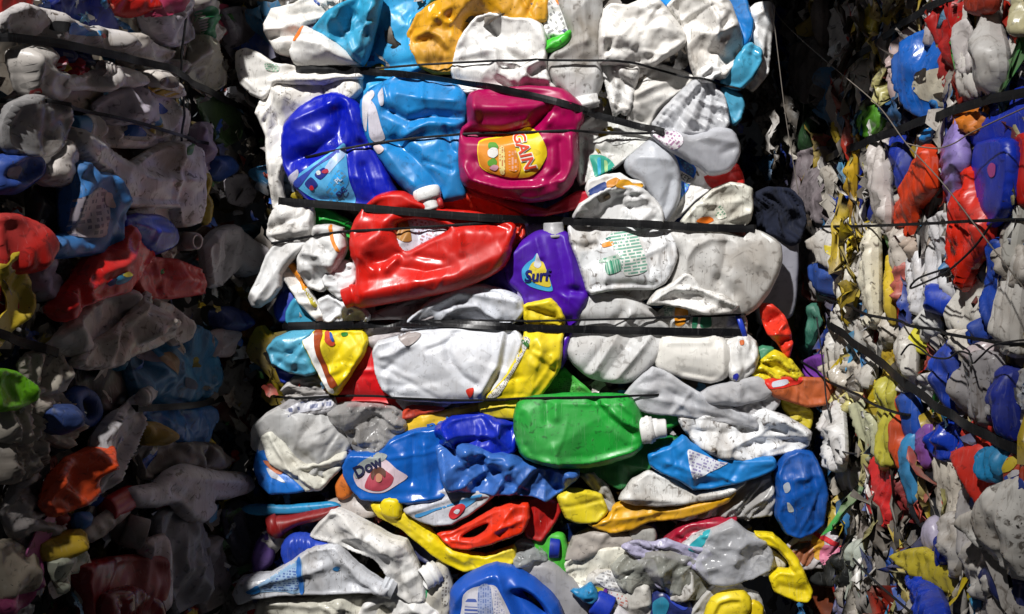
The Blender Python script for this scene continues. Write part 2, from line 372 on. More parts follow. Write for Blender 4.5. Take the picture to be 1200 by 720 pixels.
def lathe(it, name, x0, y0, x1, y1, r, prof, col, z=None, zt=0., n=40, knurl=0., rough=.35, dirt=.4, parent=None, squash=.8):
    """a turned part (cap, neck, ring): prof = (along, radius) pairs in units of the axis and of r pixels"""
    A, B = loc(it, [(x0, y0), (x1, y1)]); r = r*2.0/F*(1 if it.pl is PC else 1.0)
    if z is None:
        zz = hat(it, np.array([A[0]]), np.array([A[1]]))[0]; z = (0 if np.isnan(zz) else zz)*500
    a = np.array([A[0], A[1], z/1000.]); ax = np.array([B[0]-A[0], B[1]-A[1], zt/1000.])
    l = np.linalg.norm(ax); dn = ax/l; up = np.array([0, 0, 1.]); s = np.cross(dn, up); s /= np.linalg.norm(s); up = np.cross(s, dn)
    V = []; Fc = []
    for i, (t, rr) in enumerate(prof):
        for q in range(n):
            th = 2*math.pi*q/n; k_ = 1+knurl*(1 if q % 2 else -1)*(1 if 0 < i < len(prof)-1 else 0)
            V.append(a+ax*t+(s*math.cos(th)+up*math.sin(th)*squash)*r*rr*k_)
    for i in range(len(prof)-1):
        for q in range(n):
            Fc.append((i*n+q, i*n+(q+1) % n, (i+1)*n+(q+1) % n, (i+1)*n+q))
    Fc.append(tuple(range(n))[::-1]); m_ = (len(prof)-1)*n
    if prof[-1][1] > .02: Fc.append(tuple(m_+q for q in range(n)))
    o = mesh_obj(name, V, Fc, plastic(col, rough, dirt), parent or root_of(it))
    return o
CAP = [(0, .94), (.02, 1), (.12, 1), (.85, .97), (.94, .93), (1., .84), (1.001, .6)]
SPOUT = [(0, 1), (.25, 1), (.3, .93), (.34, .98), (.42, .98), (.46, .8), (.52, .62), (.9, .55), (1, .5), (1.001, .36), (.8, .33)]
NECK = [(0, 1), (.2, .98), (.24, 1.1), (.32, 1.1), (.36, .98), (.52, .98), (.56, 1.07), (.64, 1.07), (.68, .98), (.97, .98), (1, .94), (1., .80), (.3, .76)]
def ball(name, cat, label, pl, px, py, r, col, lay, **kw):
    a = [(px+r*math.cos(t*math.pi/6), py+r*math.sin(t*math.pi/6)) for t in range(12)]
    return P(name, cat, label, pl, ' '.join('%.1f,%.1f' % q for q in a), col, lay=lay, **kw)
# ------------------------------------------------------------------ straps and wires
def sample_path(pl, px, lay, step=.006):
    uv = pl.uv(px, lay); n = len(uv); out = []
    for i in range(n-1):
        p0, p1, p2, p3 = uv[max(i-1, 0)], uv[i], uv[i+1], uv[min(i+2, n-1)]
        m = max(2, int(np.linalg.norm(p2-p1)/step))
        for j in range(m):
            t = j/m; out.append(.5*((2*p1)+(p2-p0)*t+(2*p0-5*p1+4*p2-p3)*t*t+(3*p1-p0-3*p2+p3)*t**3))
    out.append(uv[-1]); return np.array(out)
def envelope(pl, uv):
    z = np.full(len(uv), -.01)
    for it in pl.items:
        lo = it.outl.min(0)+it.c-.01; hi = it.outl.max(0)+it.c+.01
        m = ((uv >= lo) & (uv <= hi)).all(1)
        if not m.any(): continue
        L_ = uv[m]-it.c; ins = inside(it.outl, L_[:, 0], L_[:, 1])
        for h in it.holes: ins &= ~inside(h, L_[:, 0], L_[:, 1])
        hv = np.where(ins, hat(it, L_[:, 0], L_[:, 1]), np.nan)
        z[m] = np.fmax(z[m], hv+it.lay)
    return z
def wide_envelope(pl, uv, hw):
    tg = np.gradient(uv, axis=0); tg /= np.linalg.norm(tg, axis=1)[:, None]; nr = np.stack([-tg[:, 1], tg[:, 0]], 1)
    return np.maximum(np.maximum(envelope(pl, uv), envelope(pl, uv+nr*hw)), envelope(pl, uv-nr*hw))
def taut(z, slack=.35):
    """the line of a band stretched over the bumps: the upper hull, let down a little between its peaks"""
    n = len(z); hull = []
    for i in range(n):
        while len(hull) > 1 and (z[hull[-1]]-z[hull[-2]])*(i-hull[-2]) <= (z[i]-z[hull[-2]])*(hull[-1]-hull[-2]): hull.pop()
        hull.append(i)
    hz = np.interp(np.arange(n), hull, z[hull])
    zz = np.maximum(z, hz*slack+z*(1-slack))
    for _ in range(8):
        zs = zz.copy(); zs[1:-1] = (zz[:-2]+zz[1:-1]*2+zz[2:])/4; zz = np.maximum(zs, z-.0015)
    return zz
def band(name, cat, label, pl, poly, width, col=(.006, .006, .007), rough=.45, flat=True, free=None, twist='', group=None, gap=1.6):
    pln = PLANES[pl]; px = pts(poly); uv = sample_path(pln, px, .045 if free is None else free/1000.)
    n = len(uv)
    z = taut(wide_envelope(pln, uv, width*1.0/F*.8), .35 if pl == 'C' else .75)+gap*(1 if pl == 'C' else 3)/1000. if free is None else np.full(n, free/1000.)+.004*perlin(np.arange(n)*.02, np.zeros(n), 5)
    if free is None and flat:                          # the ends go back round the bale's edge
        kk = 14; q = np.arange(1, kk+1)/kk; bk = z[[0]]-.10*q**1.3; b2 = z[[-1]]-.10*q**1.3; d0 = uv[0]-uv[6]; d1 = uv[-1]-uv[-7]
        d0 /= np.linalg.norm(d0); d1 /= np.linalg.norm(d1)
        z = np.concatenate([bk[::-1], z, b2]); uv = np.concatenate([(uv[0]+np.multiply.outer(np.sqrt(q)*.012, d0))[::-1], uv, uv[-1]+np.multiply.outer(np.sqrt(q)*.012, d1)]); n = len(z)
    tw = np.zeros(n)
    s = np.linspace(0, 1, n)
    for t in twist.split():
        c_, w_, a_ = [float(v) for v in t.split(',')]; tw += math.radians(a_)*np.exp(-((s-c_)/w_)**2)
    w = width*2.0/F/2*(1 if pl == 'C' else .85)
    P3 = np.stack([uv[:, 0], uv[:, 1], z], 1); tg = np.gradient(P3, axis=0); tg /= np.linalg.norm(tg, axis=1)[:, None]
    up = np.array([0, 0, 1.]); sd = np.cross(up, tg); sd /= np.linalg.norm(sd, axis=1)[:, None]; nn = np.cross(tg, sd)
    ct, stt = np.cos(tw)[:, None], np.sin(tw)[:, None]; sd, nn = sd*ct+nn*stt, nn*ct-sd*stt
    ring = []
    if flat:
        th = .0006
        for (a, b) in ((-1, -1), (1, -1), (1.0, 1), (0, 1.6), (-1.0, 1)): ring.append((a*w, b*th))
    else:
        ring = [(w*math.cos(q*math.pi/4), w*math.sin(q*math.pi/4)) for q in range(8)]
    m = len(ring); c = P3.mean(0)
    V = np.stack([P3+sd*a+nn*b for a, b in ring], 1).reshape(-1, 3)-c
    Fc = [(i*m+q, i*m+(q+1) % m, (i+1)*m+(q+1) % m, (i+1)*m+q) for i in range(n-1) for q in range(m)]
    Fc += [tuple(range(m))[::-1], tuple((n-1)*m+q for q in range(m))]
    o = mesh_obj(name, V, Fc, plastic(col, rough, .25, 'dull' if not twist else 'hd'), None, not flat)
    o.matrix_basis = Matrix(((pln.u[0], pln.v[0], pln.n[0], 0), (pln.u[1], pln.v[1], pln.n[1], 0), (pln.u[2], pln.v[2], pln.n[2], 0), (0, 0, 0, 1)))
    o.location = Vector(pln.world(c[:2], c[2])); tag(o, label, cat, group or GROUPS[name].replace('%s', BALE[pl]))
    return o
LAMP, AIM, LAMP_E, LAMP_A, LAMP_B, LAMP_R = (-1.35, -1.5, 3.5), (-.07, -.03), 1760, 24, .9, .08
AMB, EXPO = .026, 0.
# ------------------------------------------------------------------ where the bands run (they dent what they cross)
BANDS = [
 ('strap', 'strap', 'black strap slanting from the top left down across the magenta jug', 'C', '346,80 420,82 480,88 560,100 640,118 720,140 776,155', 8, dict(twist='.44,.10,52', rough=.2)),
 ('strap', 'strap', 'black strap running above the red handled jug and purple bottle', 'C', '327,236 420,243 500,250 600,257 740,262 830,267 884,268', 9, {}),
 ('strap', 'strap', 'black strap with a shiny middle across the large bluish white jug', 'C', '326,384 430,381 520,380 660,386 780,389 871,391', 9, dict(twist='.36,.10,-48', rough=.2)),
 ('baling_wire', 'wire', 'thin black band across the white jugs at the top of the bale', 'C', '345,79 425,78 530,73 640,71 725,73 770,80 815,92 850,100 888,109', 2.6, {}),
 ('baling_wire', 'wire', 'thin black band over the label of the magenta jug', 'C', '358,184 440,168 540,158 620,156 690,154 775,157', 2.8, {}),
 ('baling_wire', 'wire', 'thin black band crossing the middle of the red handled jug', 'C', '320,285 400,272 470,268 560,262 618,258', 2.8, {}),
 ('baling_wire', 'wire', 'thin black band just above the strap on the yellow bottle', 'C', '500,377 640,376 740,374 872,369', 2.4, {}),
 ('baling_wire', 'wire', 'thin black band along the top edge of the green bottle', 'C', '312,471 400,466 560,468 640,464 770,462', 2.6, {}),
 ('strap', 'strap', 'wide black strap high on the dim bale, below the blue printed jug', 'L', '18,43 100,58 200,82 270,112 322,130', 9, {}),
 ('baling_wire', 'wire', 'thin black band crossing the pale tray on the dim bale', 'L', '52,119 140,140 250,168', 4, {}),
 ('strap', 'strap', 'short black strap crossing red and yellow plastic at the photo edge', 'L', '-6,386 30,398 75,414', 9, {}),
 ('strap', 'strap', 'black strap across the big teal blue panel on the dim bale', 'L', '165,479 240,475 300,466', 8, {}),
 ('baling_wire', 'wire', 'black band hanging upright beside the pale tray on the dim bale', 'L', '221,22 219,90 219,165', 4, {}),
 ('strap', 'strap', 'black strap slanting steeply at the top of the sliver covered bale', 'R', '1112,-2 1060,25 1010,60 975,88', 9, {}),
 ('strap', 'strap', 'black strap just above the round cobalt bottle base', 'R', '1206,104 1130,128 1060,150 1000,172 942,186', 10, {}),
 ('baling_wire', 'wire', 'thin black level band crossing the orange red handle', 'R', '1206,257 1100,262 1020,265 936,266', 3.4, {}),
 ('baling_wire', 'wire', 'thin black band sloping above the yellow striped jugs', 'R', '1206,405 1120,390 1050,374 955,347', 3.4, {}),
 ('strap', 'strap', 'thick black strap slanting down over the olive yellow bottle top', 'R', '1206,528 1120,485 1050,435 1000,400 950,369', 11, {}),
 ('baling_wire', 'wire', 'thin black band crossing the olive yellow bottle', 'R', '1068,486 1020,468 938,424', 3.4, {}),
]
for b in BANDS: STRAPS.append((PLANES[b[3]], pts(b[4]), b[5]))
# ------------------------------------------------------------------ colours (surface colours; WG has shade put into it)
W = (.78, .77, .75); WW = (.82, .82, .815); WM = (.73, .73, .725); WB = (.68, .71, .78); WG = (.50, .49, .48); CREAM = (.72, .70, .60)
COB = (.002, .009, .38); LB = (.016, .215, .54); SKB = (.02, .25, .68); TEAL = (.03, .24, .40); RED = (.55, .010, .005); ORG = (.80, .17, .01)
MAG = (.33, .001, .070); YEL = (.80, .62, .008); GOLD = (.66, .32, .006); GRN = (.014, .32, .035); DGRN = (.008, .15, .03); PUR = (.062, .004, .34)
BLU = (.006, .09, .50); NAVY = (.004, .007, .022); LIL = (.36, .28, .52); BLK = (.012, .012, .014); GRY = (.30, .30, .33); BRN = (.16, .05, .02)
JUG = 'crushed_jug'; BOT = 'crushed_bottle'; FILM = 'plastic_film'; SCR = 'plastic_scrap'
# ------------------------------------------------------------------ THE LIT BALE, from the top
P(JUG, 'jug', 'crumpled white jug in shade at the top corner, above the orange striped cone', 'C', '312,30 320,12 345,6 365,-6 404,-8 396,14 374,24 360,30 356,48 344,66 326,62 316,45', W, 2, 20, amp=14, cr='-9,5:345,20 372,14;8,6:322,40 345,34')
it = P(JUG, 'jug', 'white cone shaped jug shoulder with an orange stripe, above the top strap', 'C', '343,62 346,50 358,33 372,39 392,49 408,61 423,77 406,79 380,79 358,80 347,74', W, 20, 22, amp=8, cr='7,5:352,50 380,55 410,74;-6,4:372,44 384,58')
patch(it, 'stripe', '344,46 353,31 358,33 350,50', ORG)
it = P(JUG, 'jug', 'white jug flap with green print sticking out past the bale edge', 'C', '279,62 290,58 305,64 322,76 340,77 360,81 395,85 423,86 424,92 400,93 380,99 350,98 324,98 314,110 308,116 295,110 283,98 279,80', W, 24, 14, amp=7, cr='9,4:320,96 350,94 380,95 422,88;-6,4:322,80 318,100;5,3:284,90 310,112')
patch(it, 'print', '311,74 326,76 326,84 312,82', printed((.6, .62, .55), (.05, .33, .17), 0, 300))
P(JUG, 'jug', 'shaded white jug curling down the bale edge beside the cobalt bottle', 'C', '318,97 383,97 424,90 426,106 412,120 395,116 370,122 352,132 338,146 335,165 338,190 330,210 334,240 322,246 318,215 315,185 314,160 303,134 308,116', W, 6, 20, amp=10, cr='8,5:306,135 318,160 320,190 326,235;6,4:312,128 322,146')
P(BOT, 'bottle', 'pale blue bottle crumpled into pleats at the top of the bale', 'C', '368,36 390,14 412,3 425,-6 448,-6 442,25 437,45 433,62 425,77 414,70 395,52', (.03, .30, .50), 26, 22, amp=14, size=45, cr='10,5:412,4 400,25 424,76;-9,5:420,20 432,44')
P(BOT, 'bottle', 'flat sky blue bottle side running behind the gold jug', 'C', '436,-6 514,-6 484,24 482,50 494,80 470,92 440,104 424,120 412,120 424,104 423,76 436,45', (.03, .31, .60), 4, 14, st='w', amp=5, cr='5,5:455,88 490,80')
it = P(JUG, 'jug', 'dark gold jug with a round base ring under the top strap', 'C', '478,40 490,18 510,4 540,-8 640,-8 640,26 605,28 572,22 556,30 546,42 537,60 532,86 508,86 490,76 481,58', GOLD, 10, 20, amp=9, rough=.3, cr='7,4:488,44 502,38 518,45 530,62 532,80;-6,4:494,50 510,48 522,62;9,4:512,22 528,30 546,16;-6,3:560,10 575,24', dirt=.7)
it = P(JUG, 'jug', 'broad white jug with deep folds between the gold jug and the milky bottle', 'C', '529,82 535,58 545,38 560,21 575,16 600,23 622,24 636,32 641,55 640,75 645,98 652,106 600,107 560,109 545,110 532,94', W, 16, 26, amp=9, cr='-14,6:570,20 580,42 600,66 612,76;9,4:582,62 584,88 600,96;8,4:640,68 622,80 612,98;-8,4:590,78 608,84 614,74;6,4:545,45 536,80', dirt=.7)
it = P(SCR, 'label', 'white label with grey line drawings and an orange corner', 'C', '636,-6 656,-6 666,20 668,44 648,52 638,46 638,25', WW, 8, 8, amp=5, size=30)
patch(it, 'print', '639,2 652,2 660,24 662,40 644,46 641,25', printed((.7, .7, .68), (.16, .16, .17), .6, 120)); patch(it, 'print', '650,-2 657,-2 661,10 655,6', ORG)
it = P('bottle_cap', 'cap', 'small bright green crushed cap by the milky bottle', 'C', '637,52 648,46 660,42 668,37 669,46 660,54 648,60 640,61', (.05, .50, .03), 30, 12, amp=8, size=22, rough=.2)
it = P(BOT, 'bottle', 'milky upright bottle with a round neck above the magenta jug', 'C', '656,-8 702,-8 703,40 704,75 706,95 700,110 690,119 674,122 660,108 648,95 642,78 648,62 664,54 668,40 662,20', WM, 22, 24, kind='milk', st='s', amp=8, cr='7,5:650,66 668,56 686,52;-6,4:645,80 704,80;5,4:684,0 688,50')
lathe(it, 'neck', 687, 112, 690, 127, 13, [(0, 1), (.5, .98), (.55, 1.1), (.75, 1.1), (.8, .95), (1, .93), (1, .75), (.2, .7)], WM, z=10)
P(JUG, 'jug', 'large white jug with a ridge across it, right of the milky bottle', 'C', '704,30 708,12 716,6 735,8 765,-4 775,6 787,20 802,40 803,52 790,62 775,71 765,77 740,79 720,77 704,75 703,50', W, 24, 26, amp=11, cr='9,4:704,48 728,46 742,30;8,4:766,76 802,50;7,5:775,22 800,44;-8,5:712,60 745,62', dirt=.6)
P(JUG, 'jug', 'narrow white jug remnant ending in a toothed rim above the strap', 'C', '705,73 748,76 746,95 742,112 738,129 733,135 727,131 720,136 717,125 711,103', W, 16, 14, amp=9, size=35, cr='8,4:718,128 722,100;-6,4:728,122 732,100')
P(JUG, 'jug', 'creased white jug in half shade behind the clear tied bag', 'C', '745,77 775,76 803,84 814,92 802,102 790,113 770,130 760,150 735,142 738,128 742,112 744,95', W, 8, 18, amp=14, cr='10,4:745,112 790,92 812,92;-7,4:750,95 790,86')
P(JUG, 'jug', 'white jug with a star shaped peak, next to the blue sheath', 'C', '782,8 800,-6 842,-8 855,8 862,28 869,48 868,65 857,82 848,94 830,88 815,92 810,76 803,50 794,25', W, 22, 26, amp=13, cr='11,4:812,38 835,48 855,36;9,4:835,48 836,30;-9,5:822,60 850,70;-6,4:805,50 820,84')
P(SCR, 'scrap', 'sliver of sky blue plastic at the top edge between two white jugs', 'C', '764,-8 794,-8 782,9', SKB, 16, 8)
it = P(BOT, 'bottle', 'blue sleeve like bottle bent around the top white jug', 'C', '842,-8 872,-8 877,14 882,28 879,46 871,58 867,45 862,25 852,8', (.01, .17, .50), 18, 18, st='w', amp=5)
patch(it, 'print', '844,-2 852,-2 858,10 852,10', (.02, .05, .45))
P(JUG, 'jug', 'thin white jug wall standing out at the top right corner of the bale', 'C', '876,15 885,6 900,4 906,10 905,35 901,70 898,88 890,98 882,106 874,100 880,84 884,60 878,45 882,28', WW, 2, 14, amp=9, size=40, cr='7,4:884,20 896,14 902,30;6,4:896,40 886,90')
it = P(BOT, 'bottle', 'light blue tube bent and pinched at the corner of the bale', 'C', '870,56 880,51 892,60 891,75 881,92 868,105 851,101 845,95 855,82', (.06, .33, .52), 32, 20, st='w', amp=5, rough=.22, cr='5,3:872,60 886,66;-5,3:884,54 880,66')
P(BOT, 'bottle', 'light blue bottle shoulder hanging under the bent tube', 'C', '846,103 858,106 869,112 872,125 867,140 860,147 853,134 849,118', (.05, .33, .52), 18, 16, st='w', amp=5, rough=.22)
P('plastic_bag', 'bag', 'clear white bag with its mouth tied in a knot', 'C', '816,93 835,95 838,104 847,112 852,130 854,144 846,157 820,158 790,158 768,152 765,145 780,126 800,106', (.72, .73, .76), 34, 22, kind='film', st='f', amp=9, size=45, dirt=.2, rough=.22, cr='7,4:822,96 800,118 772,148;6,4:826,100 812,130 800,156;6,3:832,104 832,130 824,156;5,3:838,108 846,130 846,150;-6,3:824,100 806,124 786,152;-5,3:830,104 822,130 812,156')
P('bag_knot', 'knot', 'white knot of the tied clear bag', 'C', '819,90 822,81 832,79 846,81 845,87 836,90 834,96 822,96', WW, 46, 12, amp=6, size=20)
it = P(BOT, 'bottle', 'clear bottle lying with its round base towards the dark gap', 'C', '762,157 775,151 792,154 812,160 838,151 854,152 863,161 867,176 862,190 852,201 832,205 820,196 800,185 780,173', (.66, .67, .72), 50, 26, kind='clear', st='s', amp=6, rough=.16, dirt=.25, cr='-5,4:846,180 866,172;5,4:820,160 836,164 862,168')
patch(it, 'label', '764,156 776,153 796,156 800,168 790,176 778,170', printed((.72, .68, .72), (.25, .05, .2), .8, 170))
it = P(BOT, 'bottle', 'white bottle with a teal leaf on its label, beside the magenta jug', 'C', '676,150 700,132 740,146 766,159 748,176 722,196 705,206 692,213 680,217 674,200 677,175', (.66, .67, .66), 8, 20, amp=9, rough=.28, cr='6,4:680,160 705,172 720,150;7,4:716,200 765,160;-5,4:684,176 716,180', dirt=.35)
lf = patch(it, 'leaf_emblem', '691,182 706,182 716,188 721,197 712,203 698,208 694,195', (.03, .30, .22)); patch(it, 'leaf_vein', '700,186 704,186 704,205 701,206', (.03, .35, .55), 2.2); patch(it, 'leaf_vein', '708,188 712,190 712,201 709,203', (.35, .55, .25), 2.2)
patch(it, 'print', '716,160 736,158 738,166 718,170', printed((.6, .6, .58), (.15, .15, .14), 0, 260))
P(JUG, 'jug', 'large bluish milky jug side curving down to the wide strap', 'C', '733,190 742,180 760,165 774,164 787,178 795,198 797,220 793,240 780,260 774,252 768,235 750,213 735,202', (.60, .63, .70), 26, 26, kind='milk', st='s', amp=6, cr='-7,5:786,212 780,240 772,252;5,5:745,185 785,188', dirt=.25)
it = P(BOT, 'bottle', 'white bottle with a bright blue label under the clear lying bottle', 'C', '772,163 790,172 800,182 817,196 835,211 837,220 816,235 800,249 786,262 780,260 796,236 796,215 788,190', WW, 14, 14, amp=6)
lb = patch(it, 'label', '774,165 790,172 800,182 816,197 813,210 804,224 795,236 796,215 789,190', (.01, .13, .62)); patch(it, 'print', '796,184 814,197 809,207 800,196', printed((.02, .08, .3), (.03, .3, .55), -.6, 230), 2.0)
patch(it, 'label_panel', '791,197 796,199 813,209 809,216 795,209', (.72, .74, .76), 2.2); patch(it, 'print', '797,212 808,218 800,231 796,234', printed((.01, .13, .62), (.1, .42, .38), -.9, 200), 2.0)
text(it, 'K£Y', 803, 208.5, 6.5, -30, (.02, .02, .04), 3.4, bold=.03, xs=.8) if False else text(it, 'KEY', 803, 208.5, 6.5, -30, (.02, .02, .04), 3.4, bold=.02, xs=.8)
P(SCR, 'scrap', 'small red plastic piece below the clear lying bottle', 'C', '826,208 848,203 862,192 869,204 871,218 848,219 836,222', (.62, .012, .008), 20, 12, amp=8, size=30)
it = P(JUG, 'jug', 'crumpled white jug on the wide strap with a yellow spout ring', 'C', '671,256 680,240 700,227 715,219 735,218 752,221 763,231 773,241 778,262 740,262 700,260', W, 34, 22, amp=12, size=40, cr='9,4:715,222 714,250;8,4:735,236 756,234;-7,3:724,240 750,246')
patch(it, 'stain', '700,231 712,226 716,232 704,238', (.10, .07, .04))
it = P(SCR, 'scrap', 'torn white and navy lid edge with a yellow ring', 'C', '687,222 690,212 710,206 726,204 737,211 752,214 755,220 745,225 728,223 708,226 692,232', W, 32, 12, amp=5, size=30)
patch(it, 'print', '690,223 709,213 710,223 691,231', (.012, .04, .20)); patch(it, 'ring', '721,219 727,211 736,211 742,215 753,215 753,219 744,223 730,221', (.70, .33, .01), 2.5); patch(it, 'print', '711,213 722,208 727,212 720,218 712,221', (.5, .2, .02), 2)
it = P(JUG, 'jug', 'folded cream jug with an orange blot above the end of the wide strap', 'C', '798,260 815,240 835,223 855,215 870,217 880,222 881,240 879,258 870,268 840,273 808,268', CREAM, 38, 16, amp=8, cr='8,4:802,262 840,264 878,250;-6,4:850,262 868,240;5,4:816,240 868,236')
patch(it, 'blot', '816,260 822,255 832,254 838,258 830,262', (.62, .14, .01)); patch(it, 'print', '838,246 846,241 853,254 842,257', printed((.66, .65, .55), (.05, .22, .12), .9, 220))
P('cloth', 'cloth', 'crumpled dark navy cloth in the gap beside the cream jug', 'C', '876,232 900,220 925,222 940,238 943,262 937,282 925,287 905,277 885,270 874,262', NAVY, -40, 20, st='f', amp=12, size=40, rough=.8, dirt=.2)
# cobalt bottle with instructions label
it = P(BOT, 'bottle', 'cobalt blue bottle with a light blue pictogram label', 'C', '331,165 335,146 350,128 370,115 390,109 405,111 418,121 426,134 428,155 434,166 446,186 459,214 464,230 440,242 420,244 405,242 370,240 346,219 336,202 331,182', COB, 22, 28, st='s', amp=10, rough=.3, cr='-12,8:345,190 372,178 396,160 404,130;8,6:350,142 392,122;-9,5:408,180 418,232;8,5:410,126 424,160;-7,4:428,196 440,228', dirt=.4)
lb = patch(it, 'label', '343,211 352,205 372,190 394,176 405,168 407,185 411,212 416,238 384,238 366,232 350,220', (.10, .42, .75)); patch(it, 'label_stripe', '345,214 366,199 398,175 400,180 372,197 352,220', (.03, .06, .40), 1.9)
patch(it, 'label_stripe', '334,213 350,199 352,206 341,220', (.45, .45, .6), 1.9); patch(it, 'pictogram', '359,216 367,208 375,217 366,223', (.01, .02, .22), 2); patch(it, 'pictogram', '371,205 382,197 387,203 378,211', (.01, .02, .22), 2)
patch(it, 'pictogram', '364,221 367,217 370,221 367,224', (.55, .02, .04), 2.8); patch(it, 'pictogram', '379,202 386,198 388,202 384,204', (.45, .02, .06), 2.8); patch(it, 'pictogram', '373,202 377,200 379,204 375,206', (.7, .75, .8), 2.8)
patch(it, 'label_panel', '384,196 404,172 405,184 388,204', (.42, .56, .78), 1.9); patch(it, 'print', '384,222 400,200 408,204 410,216 396,236 386,236', printed((.04, .36, .78), (.10, .22, .30), .7, 150), 1.9)
text(it, 'DC', 402.5, 226, 6.5, 42, (.01, .02, .25), 3.2, bold=.03, xs=1.1); text(it, 'PL', 400, 212, 6, 42, (.55, .68, .85), 3.2, bold=.02)
P(BOT, 'bottle', 'small deep blue bottle side tucked between cobalt and sky blue bottles', 'C', '425,180 440,178 456,205 466,226 464,244 440,246 424,244 418,220', (.004, .025, .40), 8, 18, st='s', amp=6)
# sky blue bottle with white neck
it = P(BOT, 'bottle', 'glossy sky blue bottle crushed flat with a white neck pointing down', 'C', '455,94 470,87 500,89 530,97 545,110 549,128 546,143 542,150 543,165 541,190 546,220 544,232 520,237 516,224 500,226 490,236 475,223 460,206 445,186 430,162 424,136 424,118 438,104', LB, 26, 26, st='s', amp=8, rough=.27, cr='-14,5:456,130 480,142 505,138 545,140;12,8:470,112 500,118 535,120;-11,6:466,168 488,186 506,206 516,222;9,8:455,178 476,206 492,220;9,6:478,160 505,144 540,146;-6,3:524,150 530,175 544,185;8,3:452,100 460,128;5,3:496,92 500,130;-5,3:500,190 530,200', dirt=.5)
patch(it, 'torn_label', '426,112 437,106 440,112 434,122 432,140 430,155 426,146', (.62, .60, .66)); patch(it, 'torn_label', '434,118 442,126 448,148 452,163 440,167 434,160 433,140', (.58, .56, .64)); patch(it, 'torn_label', '444,112 450,104 452,120 448,126', (.56, .56, .64))
patch(it, 'torn_label', '438,172 446,170 452,176 444,181', (.6, .5, .5))
lathe(it, 'neck', 500, 222, 508, 247, 15, [(0, 1), (.1, 1.06), (.36, 1.06), (.4, .98), (.5, .97), (.52, .7), (.6, .62), (.9, .6), (1, .5), (1, .3)], WW, z=22, zt=8, dirt=.4)
lathe(it, 'spout_tip', 515, 239, 521, 237, 6, [(0, .8), (.3, 1), (.8, 1), (1, .6)], (.4, .02, .02), z=30)
# magenta jug
P(SCR, 'scrap', 'dark red flat jug bottom under the magenta jug', 'C', '543,216 600,236 640,246 676,226 690,226 690,231 680,243 640,252 618,252 590,240 560,232', (.40, .006, .02), 24, 14, st='w', amp=3.5)
it = P(JUG, 'jug', 'glossy magenta jug with an oval orange and yellow label', 'C', '552,109 575,105 620,102 655,104 668,111 681,124 683,140 677,155 678,185 674,206 665,222 650,232 620,236 590,232 562,224 544,216 540,204 538,180 541,152 549,144 548,124', MAG, 46, 32, st='s', amp=5, size=80, rough=.25, R=18, dirt=.22,
  cr='18,10:560,128 600,128 640,122 668,124;-20,6:545,158 590,160 622,152 645,130;8,4:557,112 560,138;8,4:642,144 652,124;-7,5:560,190 570,205 600,212 625,210 640,196 643,174;9,4:545,196 556,212 590,221 630,220 655,212;10,5:670,160 674,190 662,214;-9,5:656,168 658,200 645,214;-5,4:552,148 560,162')
patch(it, 'label', '562,166 585,160 605,154 620,149 632,157 640,172 641,184 632,200 620,208 600,209 580,205 563,195', (.82, .60, .01), 1.5, label='yellow and orange oval label')
patch(it, 'label_panel', '563,168 585,162 602,158 606,180 612,196 606,208 596,208 580,204 564,194', (.72, .25, .01), 2.2); patch(it, 'fruit', '574,168 582,168 586,174 580,176 574,175', (.08, .30, .02), 3); patch(it, 'flower', '573,178 578,174 584,175 585,182 580,186 574,184', (.75, .74, .72), 3.6); patch(it, 'fruit', '573,190 580,186 584,190 582,195 574,195', (.10, .32, .02), 3)
patch(it, 'flower', '575,198 580,194 586,196 582,201', (.62, .3, .38), 3.4); patch(it, 'print', '586,175 592,174 593,203 587,203', printed((.8, .66, .25), (.5, .1, .03), 1.57, 260), 3.1); patch(it, 'print', '596,180 606,178 608,200 598,200', printed((.72, .22, .01), (.75, .45, .35), 1.57, 200), 3.1)
text(it, 'GAIN', 614, 176.5, 14, -70, (.80, .76, .66), 3.4, bold=.075, xs=1.0, shear=.15, name='lettering_edge'); text(it, 'GAIN', 614, 176.5, 14, -70, (.72, .05, .01), 4.4, bold=.018, xs=1.0, shear=.15)
# red jugs
P(JUG, 'jug', 'flat red jug side in shade between the magenta and purple bottles', 'C', '500,252 520,228 548,224 585,238 612,252 614,276 602,296 590,284 540,274 512,274', (.58, .03, .008), 16, 16, st='w', amp=5, cr='-6,4:525,240 560,262 608,272;6,4:598,260 598,290')
it = P(SCR, 'label', 'torn white and brown label seen through the red jug handle', 'C', '456,250 500,250 526,262 518,286 482,304 460,294', (.62, .60, .66), 44, 5, amp=3, size=30)
patch(it, 'print', '458,256 474,254 482,282 466,280', (.36, .16, .03)); patch(it, 'print', '480,256 496,256 510,280 494,288', printed((.6, .6, .72), (.3, .1, .1), -.3, 180))
it = P(JUG, 'jug', 'bright red jug with a big handle loop and a small neck', 'C', '411,282 414,264 425,246 440,232 455,226 474,226 490,235 515,245 560,250 598,262 604,268 600,285 597,300 588,314 570,325 540,338 500,347 460,354 424,360 412,352 418,330 418,312 412,300', RED, 48, 26, st='s', amp=8, rough=.28, dirt=.45, hole='466,263 486,257 510,260 526,268 502,281 478,293 468,280',
  cr='-12,7:438,308 455,304 474,294;11,10:430,288 448,272 462,250;12,10:430,344 480,334 540,320 590,296;-8,6:470,312 500,318 530,312;9,4:456,314 466,304;-5,4:490,300 520,304;6,4:540,275 542,296;7,5:424,300 440,316')
lathe(it, 'neck', 424, 343, 402, 351, 12, [(0, 1), (.3, .98), (.34, 1.1), (.5, 1.1), (.54, .96), (.97, .95), (1, .9), (1, .7), (.5, .68)], RED, z=6, rough=.3)
